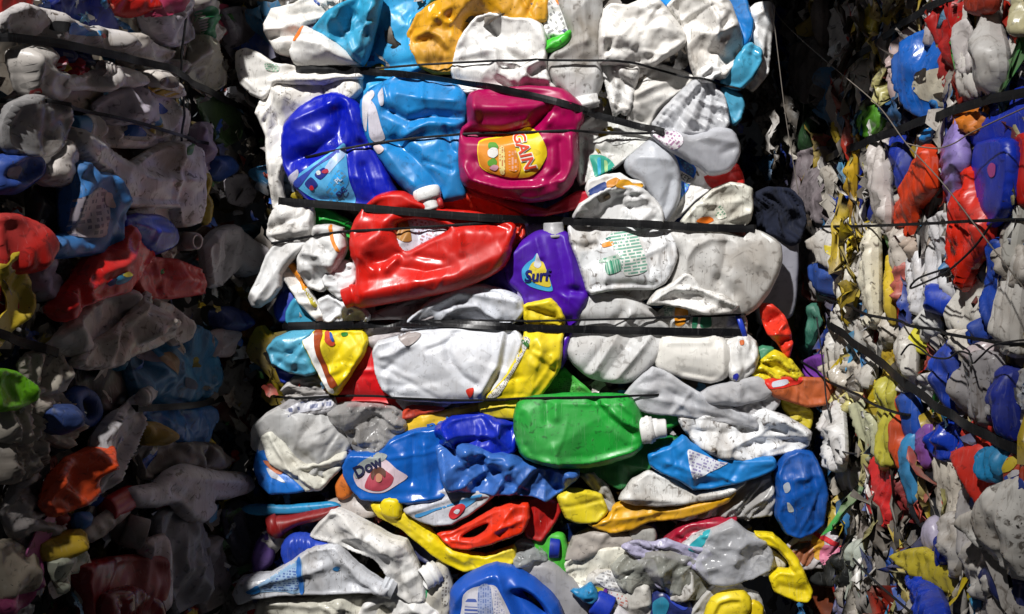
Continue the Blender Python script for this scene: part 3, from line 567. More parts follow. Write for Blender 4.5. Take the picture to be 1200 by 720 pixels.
P(SCR, 'scrap', 'flat green sheet behind the white jug with the orange line', 'C', '364,242 385,246 410,260 420,275 418,300 408,318 395,304 385,282 366,272', (.015, .33, .04), 2, 8, amp=4)
P(JUG, 'jug', 'square white jug end with a horizontal fold, at the left edge of the wide strap', 'C', '317,263 322,247 335,239 366,242 368,260 367,282 345,284 322,286 315,276', W, 26, 24, amp=8, cr='-9,5:322,268 345,258 360,254;6,4:320,275 364,270;4,3:358,246 360,280')
P(JUG, 'jug', 'long white jug flap hanging down over the dark gap', 'C', '324,286 345,284 364,281 357,291 341,306 331,320 329,336 319,350 305,359 296,358 293,348 304,325 313,300', W, 34, 14, amp=6, cr='7,4:360,284 334,306 318,330 304,352;-5,4:318,300 306,335')
it = P(JUG, 'jug', 'white jug shoulder with a curved orange line, beside the red neck', 'C', '367,280 371,266 386,264 402,268 407,290 401,305 391,322 379,341 362,336 351,318 352,300 360,286', W, 36, 22, amp=9, cr='7,4:360,296 380,300 388,318;-6,4:372,280 392,296;5,4:372,268 368,330')
patch(it, 'stripe', '387,264 391,265 394,280 400,290 402,295 397,293 390,281', (.70, .20, .01))
P(JUG, 'jug', 'rounded white jug corner poking out beside the red jug neck', 'C', '380,327 390,313 404,306 416,311 420,325 412,342 400,350 387,340', WW, 30, 18, amp=8, size=30)
it = P(JUG, 'jug', 'slim white jug edge with an orange and yellow streak', 'C', '329,318 340,306 352,318 358,332 370,352 384,374 372,376 352,354', W, 22, 14, amp=6, size=35)
patch(it, 'streak', '336,310 345,305 354,320 361,334 356,340 350,332', (.66, .22, .01)); patch(it, 'streak', '356,336 364,346 372,358 368,360', (.5, .42, .03))
P(JUG, 'jug', 'crumpled bright white jug lip above the strap end', 'C', '374,352 385,346 410,358 425,361 433,370 430,380 400,380 380,376', WW, 30, 16, amp=9, size=28)
P(BOT, 'bottle', 'deep blue bottle tucked behind the pale blue corner piece', 'C', '322,357 336,338 350,350 344,372 328,377', (.006, .03, .36), 6, 14, st='s')
P(BOT, 'bottle', 'small pale blue bottle corner above the strap end', 'C', '336,366 346,350 360,357 378,378 352,384 337,379', (.05, .29, .45), 18, 14, st='s', rough=.25)
# purple bottle
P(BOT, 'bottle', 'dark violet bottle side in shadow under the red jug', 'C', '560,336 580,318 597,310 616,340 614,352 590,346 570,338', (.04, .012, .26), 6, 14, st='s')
it = P(BOT, 'bottle', 'purple bottle with a drop shaped yellow and blue label and white cap', 'C', '591,312 600,293 615,281 632,271 662,272 669,286 679,312 688,338 689,352 679,372 669,392 663,420 656,432 654,402 640,382 616,372 612,347 597,332 593,320', PUR, 24, 26, st='s', amp=7, rough=.28, cr='6,4:600,296 604,290;8,5:668,284 672,330;-8,4:668,340 688,342;7,4:628,276 634,300;-6,6:652,285 664,335', dirt=.2)
lathe(it, 'bottle_cap', 649, 279, 648, 261, 14, [(0, 1.0), (.18, 1.0), (.2, .86), (.9, .82), (1, .76), (1, .5)], (.33, .33, .34), z=2, knurl=.02)
patch(it, 'label', '630,296 633,304 637,308 641,316 645,328 648,340 640,341 622,336 613,328 612,316 618,308 625,303', (.05, .38, .70)); patch(it, 'label_drop', '624,308 630,305 637,307 641,317 646,334 640,336 628,332 620,326 620,316', (.75, .60, .06), 2)
patch(it, 'label_peak', '630,296 633,303 635,310 631,314 626,311 628,303', (.66, .68, .74), 2.6); text(it, 'Surf', 628.5, 323.5, 13.5, 4, (.01, .012, .16), 3.4, shear=.2, bold=.035, xs=.95)
it = P(SCR, 'label', 'lilac label with a green band wrapped under the purple bottle', 'C', '606,333 625,338 662,346 664,362 660,378 640,376 612,358', (.30, .26, .45), 30, 6, amp=3)
patch(it, 'band', '607,334 625,338 661,347 661,353 630,348 608,342', (.07, .22, .02)); patch(it, 'print', '616,348 658,356 656,362 616,354', printed((.3, .26, .45), (.6, .58, .66), -.15, 200))
# white jugs on the right
it = P(JUG, 'jug', 'flat white jug with green nutrition print and an orange bar', 'C', '667,262 700,264 735,265 784,270 791,284 793,300 788,316 778,331 766,338 735,338 710,340 693,344 688,340 684,325 676,300 669,284', WW, 26, 26, amp=6, size=70, dirt=.65, cr='-6,3:668,286 685,290 698,286;7,4:698,270 706,300 710,338;-5,4:698,334 740,332 766,334;6,4:776,272 784,310;4,3:768,290 772,320')
patch(it, 'print', '712,276 742,271 752,290 758,316 732,322 726,300', printed((.74, .735, .70), (.05, .30, .20), .14, 190, dens=.58)); patch(it, 'label_bar', '706,285 722,281 724,285 707,290', (.72, .24, .01)); patch(it, 'print', '703,304 725,297 727,302 704,308', printed((.5, .6, .52), (.03, .26, .16), .2, 200)); patch(it, 'barcode', '709,308 725,303 727,316 712,321', printed((.35, .52, .42), (.04, .26, .15), 1.77, 420, True)); patch(it, 'print', '710,279 721,276 721,278.5 711,281', (.02, .16, .13))
P(JUG, 'jug', 'shaded underside of a white jug above the milky ribbed jug', 'C', '686,344 712,338 740,335 768,336 760,348 742,354 720,350 696,352', WG, 12, 14, amp=5)  # grey strip: the white jug's underside shade is put into its colour
P(JUG, 'jug', 'big smooth milky jug with a dented middle, right of the printed jug', 'C', '782,271 815,265 840,269 872,280 886,271 902,278 913,286 916,302 911,322 901,342 887,360 870,370 840,366 800,350 780,344 788,322 796,300', WM, 24, 28, kind='milk', st='s', amp=8, size=75, cr='7,4:802,328 803,302 812,288 830,280 872,282;-9,6:850,284 848,302 842,326;-8,6:842,330 856,344;6,6:862,290 885,310;6,4:800,272 845,276', dirt=.65)
P(SCR, 'scrap', 'small white plastic corner standing up at the bale edge', 'C', '871,282 885,270 908,284 894,288', WW, 40, 5, amp=3)
P(JUG, 'jug', 'white jug rim folded open like a mouth under the milky jug', 'C', '759,356 770,342 790,331 804,319 813,326 821,338 846,345 865,358 856,366 830,369 800,360 778,356', WM, 40, 16, amp=6, size=40, cr='8,3:764,352 790,338 820,340 862,358;-9,5:790,350 820,352 846,360')
P(SCR, 'sheet', 'flat grey lilac plastic sheet in the gap by the milky jug', 'C', '884,286 918,280 934,286 933,340 928,368 912,376 888,378 886,350', (.27, .27, .31), -34, 10, st='s', amp=4, dirt=.3)
P(SCR, 'scrap', 'red plastic petal sticking up above the yellow crumpled wrapper', 'C', '891,357 904,357 918,370 924,386 927,402 923,420 912,402 899,390 893,372', (.72, .03, .01), 18, 12, amp=9, size=30, rough=.22)
P(BOT, 'bottle', 'ribbed milky jug with slanting ridges below the purple bottle', 'C', '667,396 672,370 690,345 720,345 746,351 771,369 784,386 777,410 765,427 740,447 710,447 690,441 672,426 664,410', WM, 18, 28, kind='milk', st='s', amp=6, size=70, cr='8,4:738,368 712,408 690,442;9,4:762,392 738,422 716,448;-6,5:750,380 726,414 704,446;-6,5:728,366 702,410 682,436', dirt=.6)
it = P(BOT, 'bottle', 'white bottle with an orange disc and green marks behind the lower strap', 'C', '764,374 790,352 820,362 870,368 875,378 872,398 820,398 780,394', W, 16, 18, amp=6)
patch(it, 'label_disc', '791,360 798,357 806,364 805,376 797,383 791,380', (.68, .26, .01)); patch(it, 'print', '812,372 818,371 816,385 811,385', (.03, .24, .12)); patch(it, 'print', '822,371 832,366 834,383 821,384', (.02, .20, .10)); patch(it, 'print', '778,358 788,354 787,372 779,372', printed((.6, .66, .6), (.03, .22, .12), 0, 260))
lathe(it, 'bottle_cap', 866, 384, 872, 382, 17, [(0, .95), (.1, 1), (.8, 1), (1, .7)], (.01, .04, .42), z=8)
P(BOT, 'bottle', 'square flat white bottle pressed under the lower strap', 'C', '768,420 776,395 800,390 830,391 850,399 857,420 851,441 832,448 800,442 772,432', (.72, .71, .68), 26, 24, st='s', amp=5, dirt=.5, cr='6,4:846,402 846,438;5,3:785,400 830,400;-5,5:800,436 846,444')
it = P(BOT, 'bottle', 'small round white bottle end with a blue spot', 'C', '850,402 862,394 874,392 884,400 888,418 882,436 866,447 855,442 850,422', W, 22, 22, amp=7, size=35)
patch(it, 'spot', '858,438 863,436 865,441 861,446 858,444', (.02, .03, .42)); patch(it, 'print', '866,399 871,398 871,403 867,404', (.55, .12, .02))
P(FILM, 'film', 'long milky film sheet sweeping down from the ribbed jug', 'C', '732,463 745,448 765,431 782,437 800,450 832,467 862,481 884,490 888,502 872,498 840,494 800,487 765,484 748,479', (.70, .70, .72), 40, 10, kind='film', st='w', amp=7, size=60, dirt=.3, cr='5,4:740,462 790,470 876,494;-4,4:770,440 800,480')
P(FILM, 'film', 'pleated milky film strip under the small round bottle end', 'C', '812,469 830,455 860,448 888,442 906,458 892,468 860,474 835,473', (.70, .70, .72), 34, 8, kind='film', st='w', amp=7, size=40, dirt=.3)
P(FILM, 'film', 'short grey film fold near the red and white carton', 'C', '858,482 880,470 906,460 914,470 902,484 884,492', (.66, .66, .70), 28, 8, kind='film', st='f', amp=6, size=30, dirt=.3)
P('wrapper', 'wrapper', 'crinkled yellow wrapper at the bale edge under the red petal', 'C', '882,440 890,424 908,411 926,422 940,440 930,448 900,448', (.66, .54, .02), 22, 12, st='f', amp=9, size=26, rough=.25)
P(SCR, 'scrap', 'small sea green bottle shoulder above the yellow wrapper', 'C', '884,412 894,406 906,408 902,420 888,424', (.05, .22, .12), 10, 10)
it = P('carton', 'carton', 'orange brown carton flap with a red and white end', 'C', '892,446 915,443 940,443 970,445 977,456 970,472 945,476 906,463', (.42, .09, .02), 30, 8, amp=5, size=40, rough=.5)
patch(it, 'print', '892,446 915,443 941,443 934,452 896,455', (.62, .02, .01)); patch(it, 'label', '905,447 922,445 924,450 905,453', (.55, .58, .66), 2)
P('bag', 'bag', 'crushed white bag with a bright lower lip above the blue sheet', 'C', '795,490 830,486 870,492 895,480 920,488 941,500 949,506 946,521 935,527 900,535 870,538 840,534 818,522 804,506', WW, 34, 16, amp=10, size=50, cr='9,4:820,523 850,522 880,512 940,508;-10,6:812,502 850,508 884,500;6,3:905,486 942,504;-6,4:900,500 930,512', dirt=.8)
P('wrapper', 'wrapper', 'yellow plastic wrapper lying in the gap below the brown carton', 'C', '916,468 940,470 952,485 948,502 930,494 919,480', (.5, .40, .01), 8, 8, st='f', amp=7, size=25)
# left middle
it = P(JUG, 'jug', 'torn yellow jug with a red brown striped edge', 'C', '355,396 366,388 386,387 426,387 431,400 426,416 406,446 396,461 388,459 378,440 367,420', YEL, 24, 18, amp=8, cr='6,4:380,395 398,455;-5,4:395,400 405,430')
patch(it, 'edge', '355,396 366,390 376,415 388,440 394,458 388,459 377,440 366,418', W); patch(it, 'label_stripe', '367,389 377,388 380,410 388,432 398,449 390,453 382,436 374,414', (.30, .05, .01), 1.8); patch(it, 'chevron', '380,389 386,389 394,402 390,405 383,398', (.55, .06, .02), 1.9); patch(it, 'chevron', '386,390 389,390 393,398 391,400', (.02, .08, .35), 2.6); patch(it, 'print', '400,390 407,390 406,394 401,394', (.02, .22, .03), 1.9)
P(BOT, 'bottle', 'crumpled pale blue bottle below the strap, left of the yellow jug', 'C', '314,409 325,396 346,388 370,387 360,398 364,416 372,436 360,439 336,434 321,425', (.08, .34, .50), 22, 20, st='w', amp=8, rough=.25, cr='-7,4:330,425 350,408 366,396;6,4:340,420 362,424')
P(SCR, 'scrap', 'deep blue scrap below the crumpled pale blue bottle', 'C', '323,430 335,434 346,437 344,448 330,448', (.005, .03, .34), 8, 10)
P(FILM, 'film', 'dull grey film folded below the yellow striped jug', 'C', '330,458 345,442 365,438 380,446 390,460 386,468 360,468 338,469', (.45, .43, .42), 10, 10, st='f', amp=7, size=30)
P(SCR, 'scrap', 'red triangular flat sheet left of the large white jug', 'C', '390,470 405,450 425,418 433,404 438,416 444,432 452,456 464,468 472,480 440,477 394,477', (.62, .008, .012), 14, 8, st='s', amp=4, cr='4,3:404,434 442,434')
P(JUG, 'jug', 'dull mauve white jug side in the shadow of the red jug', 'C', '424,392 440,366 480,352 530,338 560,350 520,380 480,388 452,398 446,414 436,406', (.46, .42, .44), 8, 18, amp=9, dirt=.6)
P(JUG, 'jug', 'white jug shoulder with a curved fold just above the shiny strap', 'C', '470,386 482,372 506,351 540,336 565,334 590,340 612,350 615,364 602,380 570,384 540,378 515,384', WB, 22, 24, st='w', amp=6, size=60, cr='9,5:516,376 535,360 560,358 582,374;7,5:505,360 540,342 605,352;-7,5:530,372 560,368', dirt=.35)
it = P(JUG, 'jug', 'large bluish white flattened jug below the shiny strap', 'C', '439,412 445,400 460,397 482,388 520,384 560,383 606,385 613,400 602,430 586,452 569,468 530,470 480,468 464,466 450,456 442,435', WB, 24, 30, st='w', amp=5, size=80, dirt=.5, cr='-7,3:505,408 526,400 536,390;-8,4:526,402 530,420 545,438 560,448;8,4:590,390 584,425 566,456;-7,3:596,392 590,428 572,460;6,4:450,416 465,412 478,402;-5,3:452,432 462,426;5,3:456,440 456,455')
patch(it, 'red_mark', '548,456 550,453 557,452 556,459 552,464', (.7, .03, .01), 1.4); patch(it, 'mud', '466,390 474,388 494,390 490,398 480,404 470,398', (.30, .26, .25), 2.5)
it = P(BOT, 'bottle', 'crushed bright yellow bottle with a white ingredient strip', 'C', '615,358 630,354 646,351 656,362 661,374 659,396 656,430 646,446 632,464 600,467 566,467 585,450 600,430 612,410 616,386', YEL, 40, 20, st='w', amp=7, size=50, dirt=.5, cr='8,5:632,394 636,410;-8,4:620,362 650,372;7,4:622,376 658,372;-6,4:628,408 640,412;6,5:650,420 622,460')
patch(it, 'label', '571,465 590,446 602,428 612,396 622,398 614,414 600,440 584,464', printed((.68, .66, .60), (.12, .10, .08), -.95, 330)); text(it, 'ola', 616, 401, 6.5, -28, (.03, .16, .03), 3.5, bold=.03)
it = P('leaflet', 'label', 'green printed sheet between the yellow bottle and the ribbed jug', 'C', '630,466 648,445 660,431 669,441 690,458 696,466 660,470', (.06, .36, .05), 8, 5, amp=4)
patch(it, 'print', '640,462 656,444 664,443 686,462', printed((.08, .40, .06), (.02, .14, .02), .1, 270))
# green bottle
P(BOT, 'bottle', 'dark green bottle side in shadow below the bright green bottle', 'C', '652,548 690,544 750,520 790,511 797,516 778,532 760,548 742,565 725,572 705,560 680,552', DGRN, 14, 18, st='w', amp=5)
P(SCR, 'scrap', 'green bottle shoulder behind the white capped neck', 'C', '738,470 760,482 790,484 797,494 782,502 756,506', (.015, .28, .03), 22, 12, st='s')
it = P(BOT, 'bottle', 'bright green bottle lying on its side with a white spout cap', 'C', '603,497 604,480 610,470 626,465 660,462 700,462 736,464 749,482 754,500 753,522 740,534 715,542 690,547 655,548 626,541 612,533 605,516', GRN, 52, 32, st='s', amp=8, size=60, rough=.40, R=16, dirt=.95, cr='-9,5:696,466 716,488 740,506;8,5:706,470 730,490 750,500;-6,4:640,466 642,490;6,4:652,470 652,486;6,4:650,520 656,540;-5,4:612,486 610,520;7,4:625,536 690,540 748,524;-5,4:618,520 630,540;6,4:722,466 744,484')
lathe(it, 'neck', 750, 506, 766, 503, 15, [(0, .94), (.15, 1), (.5, 1), (.56, 1.07), (.74, 1.07), (.8, .98), (1, .95), (1, .6)], W, z=10, dirt=.6)
lathe(it, 'spout_cap', 765, 503, 781, 502, 12, [(0, .98), (.3, .98), (.4, .9), (.9, .88), (1, .78), (1, .5), (.6, .46)], WW, z=11)
# below green
it = P(SCR, 'label', 'yellow box strip with blue letters and a feathered flower', 'C', '473,490 490,487 520,482 545,477 568,470 604,466 608,488 590,492 560,497 540,490 505,500 477,510', (.72, .46, .02), 20, 6, amp=4)
text(it, 'neie', 519, 497, 14, 11, (.02, .14, .46), 3, bold=.02, xs=1.2); patch(it, 'flower', '528,473 545,466 560,463 566,470 552,478 536,480', (.45, .24, .01), 1.8); patch(it, 'leaf', '514,476 522,470 528,466 532,472 524,478', (.01, .03, .24), 2.4)
P(SCR, 'scrap', 'white paper edge under the large bluish white jug', 'C', '462,468 500,468 530,468 524,476 496,480 476,480', W, 16, 5, amp=3)
P(SCR, 'scrap', 'red and white torn wrapper tip beside the yellow box strip', 'C', '468,492 478,477 500,477 522,478 500,484 484,489', (.5, .04, .01), 26, 5, amp=4, size=20)
P(JUG, 'jug', 'bright yellow jug handle strip left of the green bottle', 'C', '563,471 600,467 624,464 608,480 605,490 575,488 563,481', YEL, 26, 14, st='w', amp=3.5)
P(BOT, 'bottle', 'dark glossy cobalt bottle folded beside the green bottle', 'C', '510,502 530,489 565,484 582,491 603,495 606,510 604,527 590,533 560,527 530,522 512,517', (.005, .022, .42), 30, 22, st='w', amp=12, size=45, rough=.24, cr='8,4:520,505 580,508;-9,4:530,518 575,512 590,530;7,4:575,490 598,520', dirt=.3)
it = P(BOT, 'bottle', 'blue bottle with a pink portrait label, in the lower part', 'C', '405,556 404,543 412,530 425,530 446,530 460,513 490,502 518,500 524,520 520,560 528,576 510,585 480,587 450,584 428,583 415,573', (.007, .10, .43), 24, 24, st='w', amp=4, size=70, rough=.27, cr='8,5:425,580 470,584 520,578;-6,5:488,512 486,560;6,5:500,520 506,570', dirt=.25)
patch(it, 'label', '416,556 421,544 430,538 444,533 456,537 468,547 480,556 468,565 452,574 435,574 421,568', (.66, .52, .58)); patch(it, 'label_arc', '417,553 420,544 430,536 446,529 456,531 452,537 440,543 430,550 420,559', (.28, .31, .30), 1.9)
pm = patch(it, 'portrait_shawl', '430,569 434,556 440,548 448,546 456,549 464,556 460,566 448,572', (.42, .05, .08), 2.0); patch(it, 'portrait_hair', '437,556 438,549 443,545 450,545 455,549 454,556 449,552 442,554 440,560', (.10, .035, .02), 2.7); patch(it, 'portrait_face', '443,557 444,552.5 448,551.5 451,554.5 450.5,559 447.5,561.5 444,560.5', (.48, .22, .13), 3.3)
text(it, 'Dow', 433.5, 545, 13, 27, (.008, .01, .05), 3.4, bold=.035, xs=.95)
P(BOT, 'bottle', 'metallic blue faceted bottle below the green bottle', 'C', '512,522 530,518 560,522 577,531 600,532 612,540 640,546 676,549 678,556 661,574 640,586 630,581 600,577 575,577 550,574 528,572 520,560 515,540', (.035, .13, .44), 40, 22, st='w', amp=14, size=42, rough=.28, seed=4242, dirt=.3, cr='10,4:575,532 572,548 535,570;-8,4:545,548 570,532;9,4:600,576 625,546;-9,4:606,576 632,548;9,4:638,584 640,552;-8,4:652,578 656,552;7,4:520,528 530,568')
it = P(BOT, 'bottle', 'white bottle with blue stripes and a red ring emblem', 'C', '474,597 490,585 520,572 552,571 582,577 572,585 550,602 530,612 510,614 488,607', (.62, .64, .72), 42, 16, st='w', amp=5, dirt=.4, cr='5,3:480,598 530,582 575,578')
patch(it, 'stripe', '488,602 520,593 548,582 566,578 556,588 540,598 530,602 536,590 512,598 490,606', (.06, .30, .62)); patch(it, 'emblem', '526,604 530,594 541,589 546,593 540,602 532,607', (.58, .03, .04), 2.2); patch(it, 'emblem_centre', '532,599 536,595 540,596 537,601', (.66, .66, .72), 3)
P(FILM, 'film', 'milky white jug film with pressed lettering folds at the left edge', 'C', '296,522 298,500 315,484 330,476 350,483 375,481 390,490 397,502 410,520 406,532 396,550 380,556 350,552 330,545 312,535', (.66, .65, .63), 18, 18, kind='film', st='w', amp=8, size=45, dirt=.6)
it = P(FILM, 'film', 'clear printed film with faded blue letters above the milky jug', 'C', '326,478 345,467 390,464 394,480 375,484 350,488 332,494', (.50, .50, .54), 26, 8, kind='film', st='f', amp=5, size=25)
patch(it, 'print', '330,484 350,472 386,468 388,478 352,484 334,490', printed((.5, .5, .55), (.06, .08, .2), .15, 90, dens=.5))
P('carton', 'carton', 'folded white milk carton panels in front of the milky film', 'C', '306,512 320,506 334,522 346,537 360,546 406,530 401,546 386,562 376,573 360,574 340,556 318,542', CREAM, 34, 10, amp=5, size=40, cr='9,3:318,508 340,545 372,570;-7,3:326,516 350,548 380,560;8,3:346,548 404,536;-6,3:352,556 400,544', dirt=.4)
it = P(BOT, 'bottle', 'blue bottle corner with an orange swoosh at the left edge', 'C', '299,546 304,524 314,534 330,543 346,557 360,573 340,576 318,577 306,566', (.012, .16, .60), 30, 18, st='w', amp=5, cr='6,3:322,556 321,576')
patch(it, 'swoosh', '308,540 318,542 332,552 328,556 316,550', (.6, .2, .1)); patch(it, 'swoosh', '312,548 326,556 336,564 330,563 316,556', (.45, .48, .55))
P(BOT, 'bottle', 'crumpled clear tray under the red triangular sheet', 'C', '386,484 400,472 430,474 460,477 473,484 476,500 466,512 450,524 435,534 420,532 410,517 402,502 390,496', (.52, .50, .48), 22, 16, kind='clear', st='w', amp=11, size=26, rough=.14, dirt=.5)
P(SCR, 'scrap', 'small orange bottle shoulder left of the portrait label', 'C', '394,570 400,558 411,552 415,565 409,581 397,584', (.66, .16, .01), 26, 14, st='s')
P(JUG, 'jug', 'dirty beige jug edge between orange scrap and portrait bottle', 'C', '382,586 400,584 414,572 420,566 426,578 440,588 442,602 412,606 390,598', (.40, .36, .34), 12, 14)
# below left
P(SCR, 'strip', 'narrow sky blue plastic strip above the dark red tube', 'C', '284,596 300,592 340,593 386,589 397,594 350,601 300,603', (.02, .25, .50), 30, 8, st='s', amp=3)
it = P('tube', 'tube', 'dark red tube with an open round end', 'C', '314,622 318,608 340,604 370,598 396,594 382,606 352,614 336,622 326,630', (.24, .012, .012), 34, 18, st='s', amp=3)
lathe(it, 'open_end', 326, 615, 316, 620, 13, [(0, 1), (.5, 1.02), (.9, 1.02), (1, .95), (1, .7), (.2, .66), (.2, .02)], (.24, .012, .012), z=6)
P(BOT, 'bottle', 'translucent violet bottle below the open red tube', 'C', '296,652 304,632 315,621 322,640 318,660 300,672', (.24, .14, .46), 16, 16, kind='milk', st='s', rough=.2)
it = P('hose', 'hose', 'cobalt blue ribbed hose end on the white jug', 'C', '331,640 340,628 352,625 364,627 374,632 394,634 380,644 356,652 338,664 332,655', (.008, .05, .46), 40, 18, st='s', amp=2, cr='5,2:342,630 346,656;5,2:350,627 354,652;5,2:358,627 362,648;5,2:366,629 368,645', rough=.4)
it = P(JUG, 'jug', 'big white jug with a handle ridge in the lower left of the lit bale', 'C', '364,627 390,597 402,598 430,612 460,628 476,633 487,655 497,680 499,702 480,704 465,692 455,672 440,652 410,642 392,634', W, 38, 26, amp=9, cr='10,6:405,612 440,630 470,650;-9,5:400,630 430,644 450,662;7,4:398,632 425,622 410,606;-6,4:470,650 476,690', dirt=.45)
it = P(BOT, 'bottle', 'white bottle with a blue printed cone label and an open neck', 'C', '277,691 285,676 305,672 318,672 330,665 350,652 365,641 396,637 412,655 428,668 446,680 460,686 452,696 438,691 416,692 400,694 350,694 300,698 284,704', (.60, .62, .68), 48, 24, st='w', amp=5, dirt=.4, cr='7,5:300,682 380,662;6,4:400,642 424,676 450,690;-7,5:412,680 436,684')
patch(it, 'label', '292,690 305,682 325,670 350,654 356,653 357,691 325,692', (.30, .48, .70)); patch(it, 'label_edge', '350,655 355,652 358,690 353,692', (.02, .16, .55), 2); patch(it, 'label_edge', '292,690 306,681 308,690 300,693', (.02, .22, .60), 2); patch(it, 'print', '312,684 348,662 351,688 318,690', printed((.35, .5, .7), (.03, .08, .35), 0, 240), 2); patch(it, 'spot', '390,666 396,662 400,664 396,669', (.04, .26, .62))
lathe(it, 'neck', 447, 686, 462, 693, 11, NECK, (.58, .6, .64), z=10)
P(JUG, 'jug', 'cream white jug base filling the bottom left corner of the bale', 'C', '303,706 315,698 340,701 380,698 400,694 440,700 460,712 462,738 300,738', CREAM, 30, 20, amp=9, cr='8,4:318,702 380,704 420,716;-6,4:376,702 390,730;7,4:400,700 440,730')
P(JUG, 'jug', 'white jug corner in front of the cream base at the bottom edge', 'C', '420,722 430,704 445,698 470,692 495,702 512,714 522,738 420,738', W, 40, 16, amp=8, cr='7,4:430,708 470,700 510,724')
it = P(SCR, 'scrap', 'white scrap with a red print at the bottom edge corner', 'C', '270,722 280,712 298,708 312,716 314,738 268,738', W, 28, 10)
patch(it, 'print', '290,716 302,714 308,722 296,724', (.55, .03, .02))
it = P(JUG, 'jug', 'upright white jug with an open screw neck by the blue jug', 'C', '508,664 515,656 524,664 531,690 527,720 510,722 499,708 500,690', (.56, .54, .48), 30, 16, amp=5)
lathe(it, 'neck', 513, 668, 497, 676, 13, NECK, WW, z=16, zt=14)
patch(it, 'print', '518,672 526,676 526,704 519,706', printed((.5, .48, .42), (.1, .08, .06), 1.5, 200))
P(SCR, 'scrap', 'small green and white scrap below the open screw neck', 'C', '494,694 502,690 510,700 503,712 496,706', (.02, .26, .10), 40, 8)
P(JUG, 'jug', 'long yellow jug band with a knob curving under the red handle', 'C', '436,590 443,584 452,586 465,594 480,602 500,617 515,631 540,645 570,650 602,640 605,654 596,664 565,664 544,668 520,657 494,637 470,617 445,604', YEL, 34, 16, st='w', amp=4, dirt=.5, cr='5,4:450,594 500,628 545,655')
P(JUG, 'jug', 'yellow jug knob standing up beside the dirty beige edge', 'C', '447,600 448,586 456,582 467,585 470,596 468,606 456,606', YEL, 50, 14, st='s', amp=4)
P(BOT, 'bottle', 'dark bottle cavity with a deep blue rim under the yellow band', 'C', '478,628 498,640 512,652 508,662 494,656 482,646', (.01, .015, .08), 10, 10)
it = P(JUG, 'jug', 'orange red jug with a slot like handle in the lower middle', 'C', '513,626 530,622 560,608 580,596 600,590 618,590 620,606 612,622 600,627 580,634 550,642 530,641', (.78, .035, .008), 46, 18, st='w', amp=5, rough=.25, hole='541,629 556,619 572,613 568,622 555,630', cr='7,4:530,632 560,632 584,616 600,594;6,3:584,616 612,606')
P(SCR, 'scrap', 'dark red jug wall beside the orange red slot handle', 'C', '600,588 630,582 652,584 656,600 644,622 634,634 618,628 614,606', (.40, .010, .008), 26, 12, st='w', amp=4)
P(JUG, 'jug', 'yellow folded jug flap with a grey edge under the green bottle', 'C', '654,582 668,573 690,576 704,580 712,600 700,610 680,612 664,606', (.75, .60, .02), 36, 14, st='w', amp=5)
P(BOT, 'bottle', 'grey film neck twisted beside the yellow folded flap', 'C', '680,556 696,552 712,570 722,596 716,606 706,596 700,578', (.36, .35, .33), 20, 12, st='f', amp=6, size=25)
P(JUG, 'jug', 'orange yellow jug bottom below the white crescent', 'C', '690,614 712,606 720,592 736,588 780,596 830,585 862,573 852,587 820,600 790,607 760,610 742,618 715,623', (.70, .36, .01), 28, 18, st='w', amp=4, cr='6,4:705,608 760,600 850,580')
P(JUG, 'jug', 'white crescent shaped jug wall under the flat blue sheet', 'C', '726,584 742,562 760,552 790,562 812,578 842,574 876,563 852,580 800,590 770,592 745,590', WW, 38, 12, st='w', amp=4, cr='6,4:730,580 800,586 860,572')
P(FILM, 'film', 'silvery grey film with a white torn rim at the bale edge', 'C', '782,606 800,598 830,588 870,570 902,556 907,585 903,602 880,606 840,604 806,608', (.36, .35, .34), 20, 12, kind='hd', st='f', amp=8, size=35, rough=.2)
it = P(BOT, 'bottle', 'flat sky blue bottle sheet with a white printed triangle', 'C', '760,532 785,522 800,511 812,521 832,532 870,538 905,536 909,546 900,553 870,563 835,571 812,572 795,561 775,553 763,545', (.012, .20, .56), 46, 12, st='w', amp=4, dirt=.25, cr='-5,3:788,524 792,548;6,3:806,530 812,570;5,4:780,540 860,562')
patch(it, 'label', '805,527 816,529 842,540 853,542 832,552 812,560', printed((.66, .68, .74), (.20, .16, .38), -.35, 210))
it = P(BOT, 'bottle', 'worn blue bottle standing upright at the lower corner of the bale', 'C', '909,552 920,532 935,525 950,530 961,550 968,575 966,590 964,612 950,623 935,628 920,623 909,605 911,580', (.005, .075, .34), 34, 28, st='w', amp=5, rough=.35, dirt=.6, cr='-7,4:948,545 956,575 952,605;5,4:930,556 942,556;6,5:925,560 928,610')
patch(it, 'scuff', '916,567 922,562 924,570 919,576', (.34, .38, .44)); patch(it, 'scuff', '920,584 926,590 928,596 922,597', (.42, .44, .44))
P(BOT, 'bottle', 'crimson bottle bottom in the gap above the clear bottle', 'C', '778,632 800,612 830,605 862,604 858,620 842,634 815,642 794,640', (.36, .006, .03), 12, 20, st='w', amp=5, rough=.2, cr='-8,4:795,628 815,618 838,626')
P(JUG, 'jug', 'dull beige jug dome above the torn lilac label', 'C', '662,654 672,630 690,619 720,619 742,628 732,642 700,646 680,654', (.42, .38, .35), 14, 18, amp=5)
P(BOT, 'bottle', 'small frosted cup rim behind the torn lilac label', 'C', '738,624 752,617 766,620 768,634 756,640 742,638', (.50, .50, .48), 22, 14, kind='milk', st='s')
P(JUG, 'jug', 'torn cream jug side beside the green frame bottle', 'C', '662,660 680,646 708,640 736,639 742,654 722,672 704,684 684,694 668,684', CREAM, 24, 18, amp=7, dirt=.5)
it = P(BOT, 'bottle', 'crushed grey clear bottle wrapped in torn lilac label strips', 'C', '716,662 735,645 775,640 815,650 832,666 832,686 815,702 790,697 760,697 738,692 724,682', (.46, .48, .44), 30, 20, kind='clear', st='w', amp=11, size=40, rough=.16, dirt=.4)
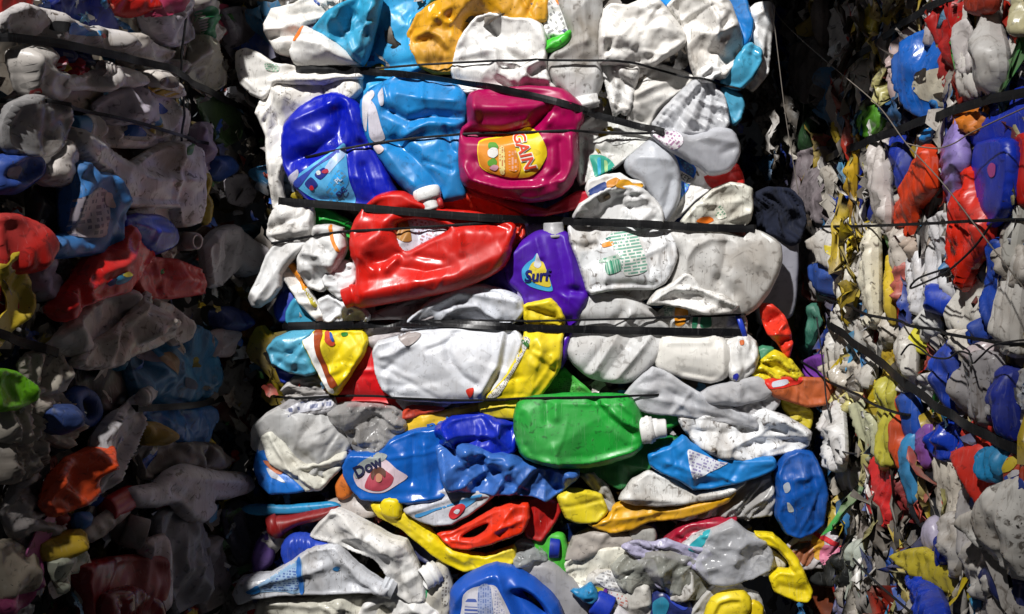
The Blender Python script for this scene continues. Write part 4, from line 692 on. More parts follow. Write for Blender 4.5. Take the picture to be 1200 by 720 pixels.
P(SCR, 'label', 'torn lilac label strip on the grey clear bottle', 'C', '728,640 745,634 765,636 780,632 800,640 828,644 834,652 820,658 830,676 826,680 812,664 790,656 770,652 745,652', (.42, .40, .58), 52, 3, st='f', amp=5, size=26)
P(SCR, 'label', 'pointed lilac label strip hanging over the grey clear bottle', 'C', '744,652 760,646 768,664 777,690 770,686 758,668', (.46, .44, .62), 50, 3, amp=4, size=24)
P(BOT, 'bottle', 'clear bottle with a puckered round base in the lower right', 'C', '814,662 820,645 830,622 858,610 875,624 896,631 905,650 901,667 880,674 850,683 830,680', (.62, .62, .64), 40, 26, kind='clear', st='w', amp=8, size=40, rough=.12, dirt=.3, cr='-9,3:884,640 892,648;7,4:830,640 866,634;6,4:826,662 858,652')
it = P(BOT, 'bottle', 'pale bottle edge with a turquoise stripe behind the clear bottle', 'C', '798,640 812,628 840,615 858,610 862,622 840,634 820,648 806,650', (.52, .54, .56), 34, 12)
patch(it, 'stripe', '806,640 826,622 834,622 820,642 812,648', (.03, .36, .42))
it = P(BOT, 'bottle', 'bright green frame shaped bottle with a blue cap', 'C', '624,632 635,625 655,625 663,632 665,676 652,664 640,654 628,644', (.06, .46, .03), 16, 14, st='s', amp=3)
lathe(it, 'bottle_cap', 644, 642, 656, 643, 11, CAP, (.01, .03, .32), z=12, knurl=.03)
P(BOT, 'bottle', 'crinkled clear bottle beside the green frame bottle', 'C', '600,642 612,632 630,636 642,648 640,660 618,664 604,660', (.55, .57, .56), 18, 16, kind='clear', st='w', amp=10, size=22, rough=.1)
P(JUG, 'jug', 'frosted grey jug behind the big blue jug handle', 'C', '600,663 630,656 650,659 672,680 687,695 692,712 692,738 655,738 648,705 630,685', (.46, .46, .49), 22, 22, kind='milk', st='s', amp=5, dirt=.3)
it = P(JUG, 'jug', 'big metallic blue jug with a bar code label at the bottom edge', 'C', '528,735 528,712 530,690 545,675 570,663 582,660 602,664 622,675 641,690 654,705 660,722 660,740 528,740', (.010, .085, .47), 52, 34, st='s', amp=4, size=80, rough=.24, R=20, dirt=.15, hole='612,691 622,696 632,706 638,716 630,711 618,700', cr='9,6:606,682 626,690 644,712 650,730;8,4:584,664 592,690 606,720;-8,5:604,690 614,712 626,730;7,5:536,700 545,680 575,668')
patch(it, 'label', '543,735 543,705 545,692 556,684 575,681 584,684 593,700 603,722 608,740', (.66, .65, .72)); patch(it, 'barcode', '547,700 560,698 562,738 547,738', printed((.6, .6, .7), (.08, .13, .42), 0, 240, True), 2); patch(it, 'print', '562,685 576,683 580,738 563,738', printed((.36, .42, .62), (.10, .16, .42), 1.57, 260), 2); patch(it, 'print', '580,688 586,692 598,735 582,735', printed((.64, .63, .7), (.2, .22, .42), 1.5, 260), 2)
it = P(BOT, 'bottle', 'small white bottle with a cobalt cap lying by the teal rag', 'C', '700,724 704,710 716,706 730,714 748,738 700,738', (.64, .64, .68), 44, 16, st='s')
lathe(it, 'bottle_cap', 715, 716, 696, 706, 15, CAP, (.008, .035, .40), z=8, knurl=.03)
P('rag', 'rag', 'scrap of bright blue plastic with pointed ears by the cobalt cap', 'C', '670,692 682,690 692,683 698,692 701,700 694,706 684,703', (.02, .22, .46), 52, 8, amp=6, size=20)
it = P(SCR, 'label', 'white product label with small colour squares and fine print', 'C', '686,690 690,674 702,667 712,668 735,676 760,686 763,722 752,738 735,722 715,708 700,702', (.70, .69, .66), 34, 8, amp=6, size=40)
patch(it, 'print', '697,678 712,670 732,678 736,694 712,690', printed((.62, .62, .62), (.18, .18, .2), -.2, 230)); patch(it, 'print', '696,688 707,690 705,697 698,694', (.45, .42, .03), 2.2); patch(it, 'print', '708,690 712,690 710,699 706,697', (.18, .03, .3), 2.2); patch(it, 'print', '716,692 734,700 734,712 718,704', printed((.66, .64, .62), (.5, .08, .04), -.3, 200), 2.2)
it = P(BOT, 'bottle', 'dark blue and teal bottle end at the bottom edge', 'C', '762,710 766,694 778,689 796,700 810,706 814,738 762,738', (.02, .03, .14), 30, 18, st='s', rough=.15)
patch(it, 'label', '765,706 776,698 784,706 778,722 766,722', (.02, .20, .32)); patch(it, 'cap_edge', '778,690 796,700 806,710 800,714 786,704', (.02, .05, .40))
P(SCR, 'scrap', 'small dirty white folded triangle near the yellow lid', 'C', '786,702 795,685 804,667 811,668 813,692 806,702 796,706', W, 46, 8, amp=5, size=25)
P(BOT, 'bottle', 'white bottle shoulder around the yellow lid at the bottom', 'C', '804,738 808,718 822,698 842,680 858,678 872,690 888,696 894,712 896,738', (.66, .66, .66), 32, 16, kind='milk', amp=6)
it = P('yellow_lid', 'lid', 'oval bright yellow lid at the bottom edge', 'C', '826,720 834,701 850,693 868,692 878,700 879,714 868,728 850,738 828,738', YEL, 56, 14, st='s', amp=2, cr='4,3:834,716 840,704 856,698 868,700 872,712;-3,3:840,716 846,706 864,704')
P('yellow_lid', 'lid', 'second smaller yellow lid half behind the oval one', 'C', '868,728 878,706 888,706 894,714 890,728 878,738', (.70, .52, .01), 50, 10, st='s', amp=3)
P(SCR, 'scrap', 'white board scrap inside the yellow bottle handle', 'C', '880,664 884,648 902,643 920,658 918,670 895,674', WW, 30, 6, amp=5, size=25, dirt=.9)
P(BOT, 'bottle', 'yellow bottle with a long curved handle near the lower corner', 'C', '884,624 905,626 921,640 934,655 944,678 951,692 946,704 930,702 908,692 902,675 912,667 928,668 923,655 910,642 896,636', YEL, 44, 18, st='w', amp=3.5, dirt=.7, cr='5,3:905,630 930,660;-5,4:912,684 940,690')
it = P('snack_bag', 'bag', 'colourful snack bag with a pink starburst and a red line', 'C', '922,640 945,622 960,612 975,614 983,630 988,650 975,667 960,664 940,666', (.50, .47, .50), 24, 10, kind='hd', st='f', amp=5, size=28, rough=.22)
patch(it, 'print', '926,641 950,634 955,650 945,664 935,656', (.25, .08, .03)); patch(it, 'print', '952,628 966,634 960,656 952,650', (.62, .32, .02)); patch(it, 'starburst', '966,638 984,642 982,654 970,664 960,656', (.55, .16, .26), 1.6); patch(it, 'red_line', '951,625 955,623 984,636 984,641 966,634', (.6, .02, .03), 2.2); patch(it, 'name_panel', '928,640 948,636 949,642 930,646', (.03, .025, .03), 2.2)
# ------------------------------------------------------------------ THE DIM BALE (its side wall runs away from the viewer)
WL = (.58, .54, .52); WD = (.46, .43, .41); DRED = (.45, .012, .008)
def Q(name, cat, label, poly, col, lay=10, T=22, **kw):
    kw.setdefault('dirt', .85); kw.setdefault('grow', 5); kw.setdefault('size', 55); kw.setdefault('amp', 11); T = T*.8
    if kw.get('st') == 's' and name in (BOT, JUG, SCR, 'strip', 'tray', 'bowl'): kw['st'] = 'w'; kw['amp'] = min(kw['amp'], 7); kw.setdefault('R', 7)
    return P(name, cat, label, 'L', poly, col, lay, T, **kw)
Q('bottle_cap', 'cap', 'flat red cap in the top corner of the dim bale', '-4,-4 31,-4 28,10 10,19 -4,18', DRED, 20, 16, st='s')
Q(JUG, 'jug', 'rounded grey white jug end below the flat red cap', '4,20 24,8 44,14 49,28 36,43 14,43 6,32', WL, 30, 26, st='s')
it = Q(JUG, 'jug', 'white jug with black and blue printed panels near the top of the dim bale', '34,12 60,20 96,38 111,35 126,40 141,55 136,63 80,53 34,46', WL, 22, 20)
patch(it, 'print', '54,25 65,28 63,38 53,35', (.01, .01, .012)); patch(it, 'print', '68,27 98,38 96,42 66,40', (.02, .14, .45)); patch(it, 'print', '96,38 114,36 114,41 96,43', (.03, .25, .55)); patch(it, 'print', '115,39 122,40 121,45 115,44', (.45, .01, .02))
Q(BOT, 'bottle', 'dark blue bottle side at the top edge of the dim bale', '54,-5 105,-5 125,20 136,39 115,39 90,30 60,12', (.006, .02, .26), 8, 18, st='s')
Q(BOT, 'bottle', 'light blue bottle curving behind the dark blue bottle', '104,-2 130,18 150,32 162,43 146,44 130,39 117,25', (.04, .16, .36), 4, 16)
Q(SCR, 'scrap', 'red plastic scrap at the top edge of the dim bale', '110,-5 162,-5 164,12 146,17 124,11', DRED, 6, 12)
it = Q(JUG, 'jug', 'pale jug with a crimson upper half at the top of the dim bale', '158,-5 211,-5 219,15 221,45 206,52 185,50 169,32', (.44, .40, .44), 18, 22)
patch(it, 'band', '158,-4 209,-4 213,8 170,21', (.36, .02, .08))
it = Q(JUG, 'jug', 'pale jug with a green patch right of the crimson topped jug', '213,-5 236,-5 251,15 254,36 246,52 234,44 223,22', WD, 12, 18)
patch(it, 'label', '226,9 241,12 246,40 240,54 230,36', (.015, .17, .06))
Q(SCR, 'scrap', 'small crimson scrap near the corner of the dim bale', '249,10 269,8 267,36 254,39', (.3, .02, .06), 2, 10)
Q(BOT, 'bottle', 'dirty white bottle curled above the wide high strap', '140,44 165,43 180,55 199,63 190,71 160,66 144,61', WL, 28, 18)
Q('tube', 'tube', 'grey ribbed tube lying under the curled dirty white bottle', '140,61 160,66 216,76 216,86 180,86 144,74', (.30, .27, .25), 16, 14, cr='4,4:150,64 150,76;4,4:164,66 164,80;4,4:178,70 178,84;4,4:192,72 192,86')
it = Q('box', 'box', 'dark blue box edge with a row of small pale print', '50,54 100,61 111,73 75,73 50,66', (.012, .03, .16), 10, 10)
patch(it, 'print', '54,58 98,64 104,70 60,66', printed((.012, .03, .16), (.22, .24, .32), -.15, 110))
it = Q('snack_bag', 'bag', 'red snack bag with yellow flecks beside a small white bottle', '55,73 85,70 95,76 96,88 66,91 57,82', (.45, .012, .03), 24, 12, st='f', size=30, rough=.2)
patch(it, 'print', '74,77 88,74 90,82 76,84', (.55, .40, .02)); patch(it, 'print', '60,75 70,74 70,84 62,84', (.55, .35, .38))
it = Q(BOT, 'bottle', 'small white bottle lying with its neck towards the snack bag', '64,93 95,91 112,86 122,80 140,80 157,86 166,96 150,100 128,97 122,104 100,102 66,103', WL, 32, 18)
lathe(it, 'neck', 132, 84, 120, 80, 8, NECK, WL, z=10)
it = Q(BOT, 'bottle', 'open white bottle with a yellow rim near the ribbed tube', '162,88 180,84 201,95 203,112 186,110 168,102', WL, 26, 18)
patch(it, 'rim', '168,100 186,107 200,110 198,114 182,111', (.45, .28, .02)); patch(it, 'cavity', '174,92 186,90 194,97 186,104 176,100', (.12, .10, .09))  # cavity is a flat dark patch painted for the shade inside the mouth
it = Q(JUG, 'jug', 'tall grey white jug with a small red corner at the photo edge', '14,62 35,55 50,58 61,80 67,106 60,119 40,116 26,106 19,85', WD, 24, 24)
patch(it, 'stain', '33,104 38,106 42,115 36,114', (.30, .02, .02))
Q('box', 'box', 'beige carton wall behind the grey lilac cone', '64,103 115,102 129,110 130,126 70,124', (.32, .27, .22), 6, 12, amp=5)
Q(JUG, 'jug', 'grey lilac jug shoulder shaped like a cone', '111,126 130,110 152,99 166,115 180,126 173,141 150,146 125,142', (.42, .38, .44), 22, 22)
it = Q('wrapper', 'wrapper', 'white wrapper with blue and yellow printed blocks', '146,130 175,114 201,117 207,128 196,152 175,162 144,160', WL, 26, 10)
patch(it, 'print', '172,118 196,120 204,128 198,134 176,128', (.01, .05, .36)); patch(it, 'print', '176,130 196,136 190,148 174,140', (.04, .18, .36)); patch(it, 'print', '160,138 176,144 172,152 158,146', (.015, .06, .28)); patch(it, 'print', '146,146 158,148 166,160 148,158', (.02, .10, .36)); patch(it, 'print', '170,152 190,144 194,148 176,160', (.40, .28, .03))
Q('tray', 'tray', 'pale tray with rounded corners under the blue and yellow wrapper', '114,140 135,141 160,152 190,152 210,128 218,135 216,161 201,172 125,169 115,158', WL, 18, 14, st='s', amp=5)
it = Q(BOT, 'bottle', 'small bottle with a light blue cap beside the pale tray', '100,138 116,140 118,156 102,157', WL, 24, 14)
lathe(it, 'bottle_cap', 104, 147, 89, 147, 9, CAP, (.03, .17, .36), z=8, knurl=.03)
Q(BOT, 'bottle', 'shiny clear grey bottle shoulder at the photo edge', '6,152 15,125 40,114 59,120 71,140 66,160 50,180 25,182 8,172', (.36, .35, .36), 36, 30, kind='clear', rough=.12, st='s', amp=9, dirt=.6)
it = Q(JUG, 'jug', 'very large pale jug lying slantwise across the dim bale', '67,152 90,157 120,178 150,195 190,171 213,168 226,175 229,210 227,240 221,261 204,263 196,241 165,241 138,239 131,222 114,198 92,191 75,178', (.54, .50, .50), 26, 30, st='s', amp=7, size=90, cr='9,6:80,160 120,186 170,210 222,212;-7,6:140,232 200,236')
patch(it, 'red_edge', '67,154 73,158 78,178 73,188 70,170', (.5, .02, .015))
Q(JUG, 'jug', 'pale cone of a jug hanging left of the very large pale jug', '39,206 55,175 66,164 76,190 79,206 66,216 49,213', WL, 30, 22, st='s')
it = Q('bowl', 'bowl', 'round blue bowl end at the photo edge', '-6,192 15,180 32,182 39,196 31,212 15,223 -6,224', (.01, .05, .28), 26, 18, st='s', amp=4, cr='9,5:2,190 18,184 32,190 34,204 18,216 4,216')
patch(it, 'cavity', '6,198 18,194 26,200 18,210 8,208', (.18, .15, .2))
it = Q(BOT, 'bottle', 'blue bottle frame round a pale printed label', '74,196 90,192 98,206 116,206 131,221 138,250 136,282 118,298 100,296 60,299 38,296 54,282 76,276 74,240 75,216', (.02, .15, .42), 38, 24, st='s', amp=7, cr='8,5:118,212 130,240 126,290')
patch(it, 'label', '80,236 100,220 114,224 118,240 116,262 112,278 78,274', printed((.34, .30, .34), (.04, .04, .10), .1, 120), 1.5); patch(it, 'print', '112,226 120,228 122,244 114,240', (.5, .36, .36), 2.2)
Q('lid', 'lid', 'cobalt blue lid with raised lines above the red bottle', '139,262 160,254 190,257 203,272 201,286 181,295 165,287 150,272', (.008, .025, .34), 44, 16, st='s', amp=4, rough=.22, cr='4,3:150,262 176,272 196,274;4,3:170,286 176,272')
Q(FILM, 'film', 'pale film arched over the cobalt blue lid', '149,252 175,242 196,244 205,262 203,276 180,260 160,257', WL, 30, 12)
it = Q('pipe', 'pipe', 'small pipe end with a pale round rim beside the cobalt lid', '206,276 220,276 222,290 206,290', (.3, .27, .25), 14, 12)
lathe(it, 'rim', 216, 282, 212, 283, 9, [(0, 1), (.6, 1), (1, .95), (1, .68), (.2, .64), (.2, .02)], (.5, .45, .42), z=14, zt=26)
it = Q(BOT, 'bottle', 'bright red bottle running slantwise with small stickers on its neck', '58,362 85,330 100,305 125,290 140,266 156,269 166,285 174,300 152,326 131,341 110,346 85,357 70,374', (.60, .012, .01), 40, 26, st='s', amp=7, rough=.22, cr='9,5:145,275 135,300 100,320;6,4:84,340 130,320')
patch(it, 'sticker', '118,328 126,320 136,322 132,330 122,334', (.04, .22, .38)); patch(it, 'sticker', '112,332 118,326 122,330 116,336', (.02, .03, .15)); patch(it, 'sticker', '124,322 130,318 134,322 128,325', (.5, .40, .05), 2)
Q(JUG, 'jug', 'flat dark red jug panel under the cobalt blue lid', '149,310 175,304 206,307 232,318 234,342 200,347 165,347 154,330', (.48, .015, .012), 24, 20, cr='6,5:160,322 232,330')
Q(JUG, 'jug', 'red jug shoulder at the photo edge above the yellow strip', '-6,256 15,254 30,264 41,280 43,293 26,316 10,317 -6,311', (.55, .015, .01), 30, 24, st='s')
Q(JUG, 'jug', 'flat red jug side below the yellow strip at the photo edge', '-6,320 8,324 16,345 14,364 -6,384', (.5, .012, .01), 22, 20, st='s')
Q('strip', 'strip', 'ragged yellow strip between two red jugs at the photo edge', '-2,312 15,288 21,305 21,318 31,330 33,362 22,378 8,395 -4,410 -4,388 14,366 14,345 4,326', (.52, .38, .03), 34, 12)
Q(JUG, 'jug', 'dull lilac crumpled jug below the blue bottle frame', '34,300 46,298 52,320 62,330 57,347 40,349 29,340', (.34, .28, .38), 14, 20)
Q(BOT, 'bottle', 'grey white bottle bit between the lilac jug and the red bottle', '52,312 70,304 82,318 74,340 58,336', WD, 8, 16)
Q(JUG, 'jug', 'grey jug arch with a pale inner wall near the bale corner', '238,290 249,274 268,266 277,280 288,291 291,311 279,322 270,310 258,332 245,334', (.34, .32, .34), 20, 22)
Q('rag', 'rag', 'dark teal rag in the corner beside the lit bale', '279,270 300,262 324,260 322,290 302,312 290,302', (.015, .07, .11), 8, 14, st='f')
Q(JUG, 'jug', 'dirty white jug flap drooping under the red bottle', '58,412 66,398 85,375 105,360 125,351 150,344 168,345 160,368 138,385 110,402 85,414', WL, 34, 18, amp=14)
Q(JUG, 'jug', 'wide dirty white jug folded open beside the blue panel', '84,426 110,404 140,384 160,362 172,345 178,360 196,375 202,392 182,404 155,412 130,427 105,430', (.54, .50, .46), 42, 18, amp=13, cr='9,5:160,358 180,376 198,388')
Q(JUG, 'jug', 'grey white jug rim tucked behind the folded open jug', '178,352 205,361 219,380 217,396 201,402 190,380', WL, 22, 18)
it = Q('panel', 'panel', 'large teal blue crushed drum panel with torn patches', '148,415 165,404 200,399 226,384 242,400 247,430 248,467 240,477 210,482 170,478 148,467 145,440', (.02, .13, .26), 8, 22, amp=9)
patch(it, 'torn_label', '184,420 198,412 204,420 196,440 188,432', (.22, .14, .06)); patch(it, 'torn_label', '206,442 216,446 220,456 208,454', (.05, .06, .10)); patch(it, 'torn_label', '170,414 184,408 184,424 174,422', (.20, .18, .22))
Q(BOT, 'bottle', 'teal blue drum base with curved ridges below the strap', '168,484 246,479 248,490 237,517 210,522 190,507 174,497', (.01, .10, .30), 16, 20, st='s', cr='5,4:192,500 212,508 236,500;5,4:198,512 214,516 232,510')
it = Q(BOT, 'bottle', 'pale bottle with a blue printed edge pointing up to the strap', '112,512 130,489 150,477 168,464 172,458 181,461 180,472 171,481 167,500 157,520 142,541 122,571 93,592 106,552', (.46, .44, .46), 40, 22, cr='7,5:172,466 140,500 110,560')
patch(it, 'print', '150,524 156,512 158,516 130,556 124,562 128,552', printed((.44, .44, .48), (.03, .08, .36), .9, 120))
lathe(it, 'neck', 168, 468, 179, 461, 8, NECK, (.5, .47, .46), z=8)
Q(FILM, 'film', 'crumpled beige film bundle at the photo edge under the strap', '26,426 40,415 60,414 70,430 67,457 50,458 34,447', (.40, .36, .30), 24, 20, st='f', size=35)
Q(BOT, 'bottle', 'lime green bottle end at the photo edge', '-6,436 15,439 28,455 29,469 15,476 -6,478', (.16, .48, .015), 40, 20, st='s', rough=.25)
it = Q('ring', 'ring', 'thick blue plastic ring handle', '79,463 95,456 108,464 114,482 107,497 95,500 86,490', (.008, .06, .30), 24, 14, st='s', amp=3, hole='92,470 102,474 104,486 97,488')
Q(FILM, 'film', 'dirty beige film wad left of the blue ring handle', '28,456 60,459 80,476 87,500 72,522 50,512 33,490', (.42, .37, .32), 18, 18, st='f', size=35)
Q(FILM, 'film', 'pale film fold under the lime green bottle end', '-6,482 25,474 44,500 42,517 15,518 -6,512', (.42, .38, .32), 26, 18, st='f', size=35)
Q(FILM, 'film', 'grey brown crumpled film at the photo edge above the dirty sheet', '-6,516 40,519 37,547 10,562 -6,562', (.32, .28, .24), 18, 18, st='f', size=30)
it = Q(BOT, 'bottle', 'small blue printed label on the beige film wad', '52,482 72,478 78,496 62,506 52,500', (.03, .06, .20), 38, 6)
it = Q(BOT, 'bottle', 'orange red bottle shard catching light in the dim bale', '50,592 60,560 80,540 100,530 113,523 114,540 102,556 92,577 76,592 60,602', (.66, .07, .012), 36, 20, amp=14, size=35, rough=.18)
Q(SCR, 'scrap', 'dark red foil shreds below the orange red shard', '48,576 62,588 82,620 86,640 66,616', (.26, .02, .02), 20, 12)
Q(SCR, 'scrap', 'mustard yellow torn wrapper above the pink streak', '50,642 70,629 86,624 84,638 66,651 52,654', (.42, .28, .02), 30, 8)
Q(SCR, 'scrap', 'small blue scrap beside the mustard yellow wrapper', '86,606 98,604 100,616 88,618', (.03, .12, .36), 30, 8)
it = Q(BOT, 'bottle', 'bottle with a dark red cap pointing up beside the white sprayer', '103,606 112,594 128,592 136,602 124,614 108,618', (.26, .24, .22), 24, 16)
lathe(it, 'bottle_cap', 126, 600, 155, 582, 13, CAP, (.36, .012, .012), z=10, knurl=.02)
it = Q('tube', 'tube', 'grey threaded tube slanting below the dark red cap', '93,626 120,604 140,591 147,600 132,613 108,632', (.34, .30, .27), 34, 14, st='s', amp=2, cr='4,3:128,600 134,608;4,3:118,607 124,616;4,3:108,615 113,624')
it = Q('pipe', 'pipe', 'dark pipe with an open round mouth below the threaded tube', '126,612 142,604 156,612 162,628 152,640 138,632', (.14, .12, .11), 24, 16, st='s')
lathe(it, 'open_mouth', 144, 620, 152, 626, 15, [(0, 1), (.5, 1), (.95, 1.02), (1, .96), (1, .72), (.2, .68), (.2, .02)], (.20, .17, .16), z=14, zt=22)
it = Q('spray_bottle', 'bottle', 'white spray bottle lying with its nozzle towards the lit bale', '150,576 180,569 195,554 215,547 236,551 260,555 286,558 287,575 266,582 246,584 247,597 233,611 214,604 200,588 180,592 156,590', (.50, .46, .48), 40, 24, st='s', amp=6, cr='6,5:205,560 240,562 276,566;-6,5:190,574 210,586')
Q(JUG, 'jug', 'large grey translucent jug standing below the white spray bottle', '178,606 200,597 226,609 240,640 240,672 227,702 206,718 190,684 187,642', (.30, .29, .31), 22, 26, kind='milk', st='s', cr='7,5:214,612 224,640 218,690')
it = Q(BOT, 'bottle', 'slim pinkish white bottle beside the dark red block', '163,640 188,629 191,650 191,702 178,718 174,682 170,656', (.50, .42, .44), 32, 18, st='s')
patch(it, 'label', '158,642 168,636 173,650 166,654', (.5, .03, .22)); patch(it, 'ring_mark', '178,672 186,664 188,680 180,700 178,688', (.22, .16, .16))
Q(JUG, 'jug', 'dark red square jug block at the bottom of the dim bale', '84,666 120,657 179,654 178,722 150,738 95,738 99,702', (.24, .008, .010), 24, 26, st='s', amp=6)
Q('sheet', 'sheet', 'dirty grey plastic sheet at the photo edge', '4,602 20,559 40,559 59,590 64,612 51,642 30,642 14,627', (.30, .27, .26), 14, 14, st='f')
Q(SCR, 'label', 'torn white and lime green label above the dark red block', '58,660 85,644 100,650 106,666 82,670 70,692', (.44, .46, .36), 36, 8)
Q(SCR, 'strip', 'dull pink plastic strip slanting near the photo edge', '36,652 50,620 66,603 57,640 46,668 42,690', (.36, .08, .22), 32, 8)
Q(SCR, 'scrap', 'dusty pink scrap in the bottom corner of the dim bale', '-4,712 20,690 40,688 32,706 8,722', (.34, .06, .16), 26, 10)
Q(FILM, 'film', 'cloudy violet grey film hanging in the dark corner by the lit bale', '263,600 280,589 300,600 312,642 302,668 284,662 268,630', (.28, .26, .34), 10, 16, kind='film', st='f')
Q(JUG, 'jug', 'dirty beige jug crushed flat at the bottom photo edge', '-4,640 16,636 34,652 40,686 18,692 -4,700', (.36, .31, .24), 18, 20)
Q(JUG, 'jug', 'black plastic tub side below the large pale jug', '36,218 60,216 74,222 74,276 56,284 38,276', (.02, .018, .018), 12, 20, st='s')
Q(BOT, 'bottle', 'dark bottle hollow behind the blue panel', '86,430 120,430 146,424 146,470 120,484 96,478 84,450', (.02, .016, .018), 4, 16, st='s')  # near black solid body stands in for the shade of a hollow
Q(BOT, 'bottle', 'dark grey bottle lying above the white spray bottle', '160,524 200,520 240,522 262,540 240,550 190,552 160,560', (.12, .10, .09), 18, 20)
Q(SCR, 'scrap', 'brown yellow scrap under the teal blue drum base', '160,500 176,498 190,508 186,518 166,518', (.34, .22, .03), 24, 8)
it = Q(BOT, 'bottle', 'pinkish bottle neck with a torn rim in the dark corner', '244,396 256,388 270,390 274,404 264,416 250,414', (.40, .30, .29), 20, 18)
Q(BOT, 'bottle', 'navy crumpled bottle in the dark corner above the torn neck', '248,366 262,362 280,368 282,384 262,386 250,380', (.012, .03, .16), 12, 16)
Q(BOT, 'bottle', 'olive yellow bottle sliver in the corner beside the white flap', '282,310 300,302 316,304 306,330 290,352 280,340', (.28, .19, .02), 4, 14)
Q(BOT, 'bottle', 'amber brown bottle sliver in the corner below the white flap', '286,350 302,346 306,370 298,400 286,392', (.20, .09, .015), 2, 14)
Q(BOT, 'bottle', 'small blue cap end near the corner of the dim bale', '244,188 262,186 270,198 256,210 244,204', (.01, .05, .22), 12, 16, st='s')
Q(SCR, 'scrap', 'pale crumpled scrap left of the corner in the dim bale', '268,214 282,206 292,222 286,240 272,234', (.40, .36, .38), 10, 14)
Q(SCR, 'scrap', 'thin yellow strip in the dark corner of the dim bale', '232,208 240,206 244,236 238,262 232,246', (.38, .28, .03), 14, 8)
Q(JUG, 'jug', 'dim olive and grey jug beside the upright black band', '226,46 240,44 252,70 262,96 246,112 230,100 222,74', (.34, .32, .24), 16, 18)
Q(BOT, 'bottle', 'green bottle end with a pale cap near the large pale jug', '204,178 222,170 230,186 222,204 208,200', (.015, .14, .03), 30, 18, st='s')
Q(BOT, 'bottle', 'dusty violet bottle sliver right of the pale tray', '226,150 238,146 246,170 244,196 234,200 228,180', (.26, .20, .28), 12, 14)
Q(JUG, 'jug', 'dark green and grey jug in the upper corner of the dim bale', '236,118 256,110 282,130 286,160 262,170 244,150', (.06, .12, .04), 6, 16)
Q(JUG, 'jug', 'dim grey violet jug at the top of the dark corner', '262,16 284,10 300,26 298,54 282,74 266,52', (.24, .22, .26), 8, 18)
Q(SCR, 'scrap', 'round orange cap at the edge of the lit bale', '300,54 308,47 320,48 328,54 326,64 316,68 306,64', (.78, .16, .01), 40, 18, st='s', amp=3, rough=.22)
Q(JUG, 'jug', 'dusky grey jug shoulder at the bottom of the dark corner', '228,640 250,630 262,660 256,700 236,716 226,690', (.26, .23, .22), 8, 20)
Q(BOT, 'bottle', 'dark wine bottle body at the very bottom of the dim bale', '120,700 150,690 180,705 186,738 110,738', (.14, .008, .01), 40, 18, st='s', rough=.2)
# ------------------------------------------------------------------ THE BALE OF SLIVERS (its side wall runs away on the other side)
def S(name, cat, label, poly, col, lay=10, T=22, **kw):
    kw.setdefault('dirt', .75); kw.setdefault('grow', 6); kw.setdefault('size', 60); kw.setdefault('amp', 10); kw.setdefault('ang', math.pi/2+((len(label)*37) % 60-30)/100.); T = T*.7; kw.setdefault('R', 4.5)
    if kw.get('st', 'w') == 'w' and col[0] > .15: kw['st'] = 'f'
    if kw.get('st') == 's' and name not in ('bottle_cap',) and 'round cobalt' not in label and 'lilac bottle' not in label: kw['st'] = 'f'; kw['amp'] = min(kw['amp'], 7)
    q_ = pts(poly); ys = [p[1] for p in q_]; hh_ = max(ys)-min(ys); xs = [p[0] for p in q_]
    if name in (JUG, BOT, FILM, 'strip') and hh_ < 100 and min(xs) > 935 and max(ys) < 700 and 'base' not in label and 'torn jug' not in label:
        cx_, cy_ = (max(xs)+min(xs))/2, (max(ys)+min(ys))/2; k_ = 1.35 if hh_ < 60 else 1.22; poly = ' '.join('%.1f,%.1f' % (cx_+(p[0]-cx_)*.92, cy_+(p[1]-cy_)*k_) for p in q_)
    if 'tilt' not in kw: kw['tilt'] = (((len(label)*53+len(poly)*17) % 100-50)/110., 0)
    return P(name, cat, label, 'R', poly, col, lay, T, **kw)
WR = (.62, .59, .55)
S(JUG, 'jug', 'dull grey jug sliver high in the shadow of the sliver bale', '984,20 1000,15 1009,40 1001,62 985,56', WD, 4, 18)
S(BOT, 'bottle', 'olive yellow sliver at the top of the sliver bale', '1010,46 1021,18 1030,9 1036,25 1029,47 1018,52', (.42, .34, .02), 14, 16)
S(BOT, 'bottle', 'olive yellow sliver continuing under the steep top strap', '1016,56 1028,51 1031,76 1021,87', (.36, .28, .02), 8, 14)
S(SCR, 'scrap', 'dark red and orange wrapper above the steep top strap', '1046,-4 1066,-4 1069,20 1060,31 1051,23', (.30, .04, .01), 10, 12, st='f')
S(JUG, 'jug', 'grey white jug at the top edge behind the steep strap', '1067,-4 1101,-4 1096,15 1080,29 1069,20', WR, 8, 18)
S(JUG, 'jug', 'pale lilac jug end just under the steep top strap', '1074,30 1100,8 1106,25 1103,46 1091,42 1085,52 1077,46', (.52, .48, .56), 26, 20)
S('panel', 'panel', 'dark maroon flat panel behind the worn blue bottle', '1044,35 1070,25 1073,70 1061,107 1044,102 1047,60', (.16, .012, .010), 2, 12, st='s')
it = S('label_strip', 'label', 'long pinkish label strip left of the worn blue bottle', '1057,132 1059,70 1064,45 1075,31 1079,50 1072,80 1074,112 1066,140', (.50, .38, .36), 24, 10)
patch(it, 'print', '1062,52 1074,38 1076,52 1068,74 1062,76', printed((.48, .38, .36), (.16, .06, .06), .1, 90))
it = S(BOT, 'bottle', 'worn blue bottle with a speckled torn paper label', '1068,76 1078,56 1100,37 1113,48 1117,70 1116,118 1110,128 1092,130 1078,120 1072,100', (.010, .10, .42), 34, 26, st='s', rough=.2)
patch(it, 'label', '1076,98 1088,84 1096,78 1099,66 1107,70 1111,100 1111,124 1094,126 1082,117', (.50, .46, .36)); patch(it, 'stain', '1080,92 1084,84 1089,80 1088,96 1083,98', (.03, .025, .02), 2.2); patch(it, 'stain', '1090,112 1096,108 1102,116 1096,120', (.04, .03, .02), 2.2)
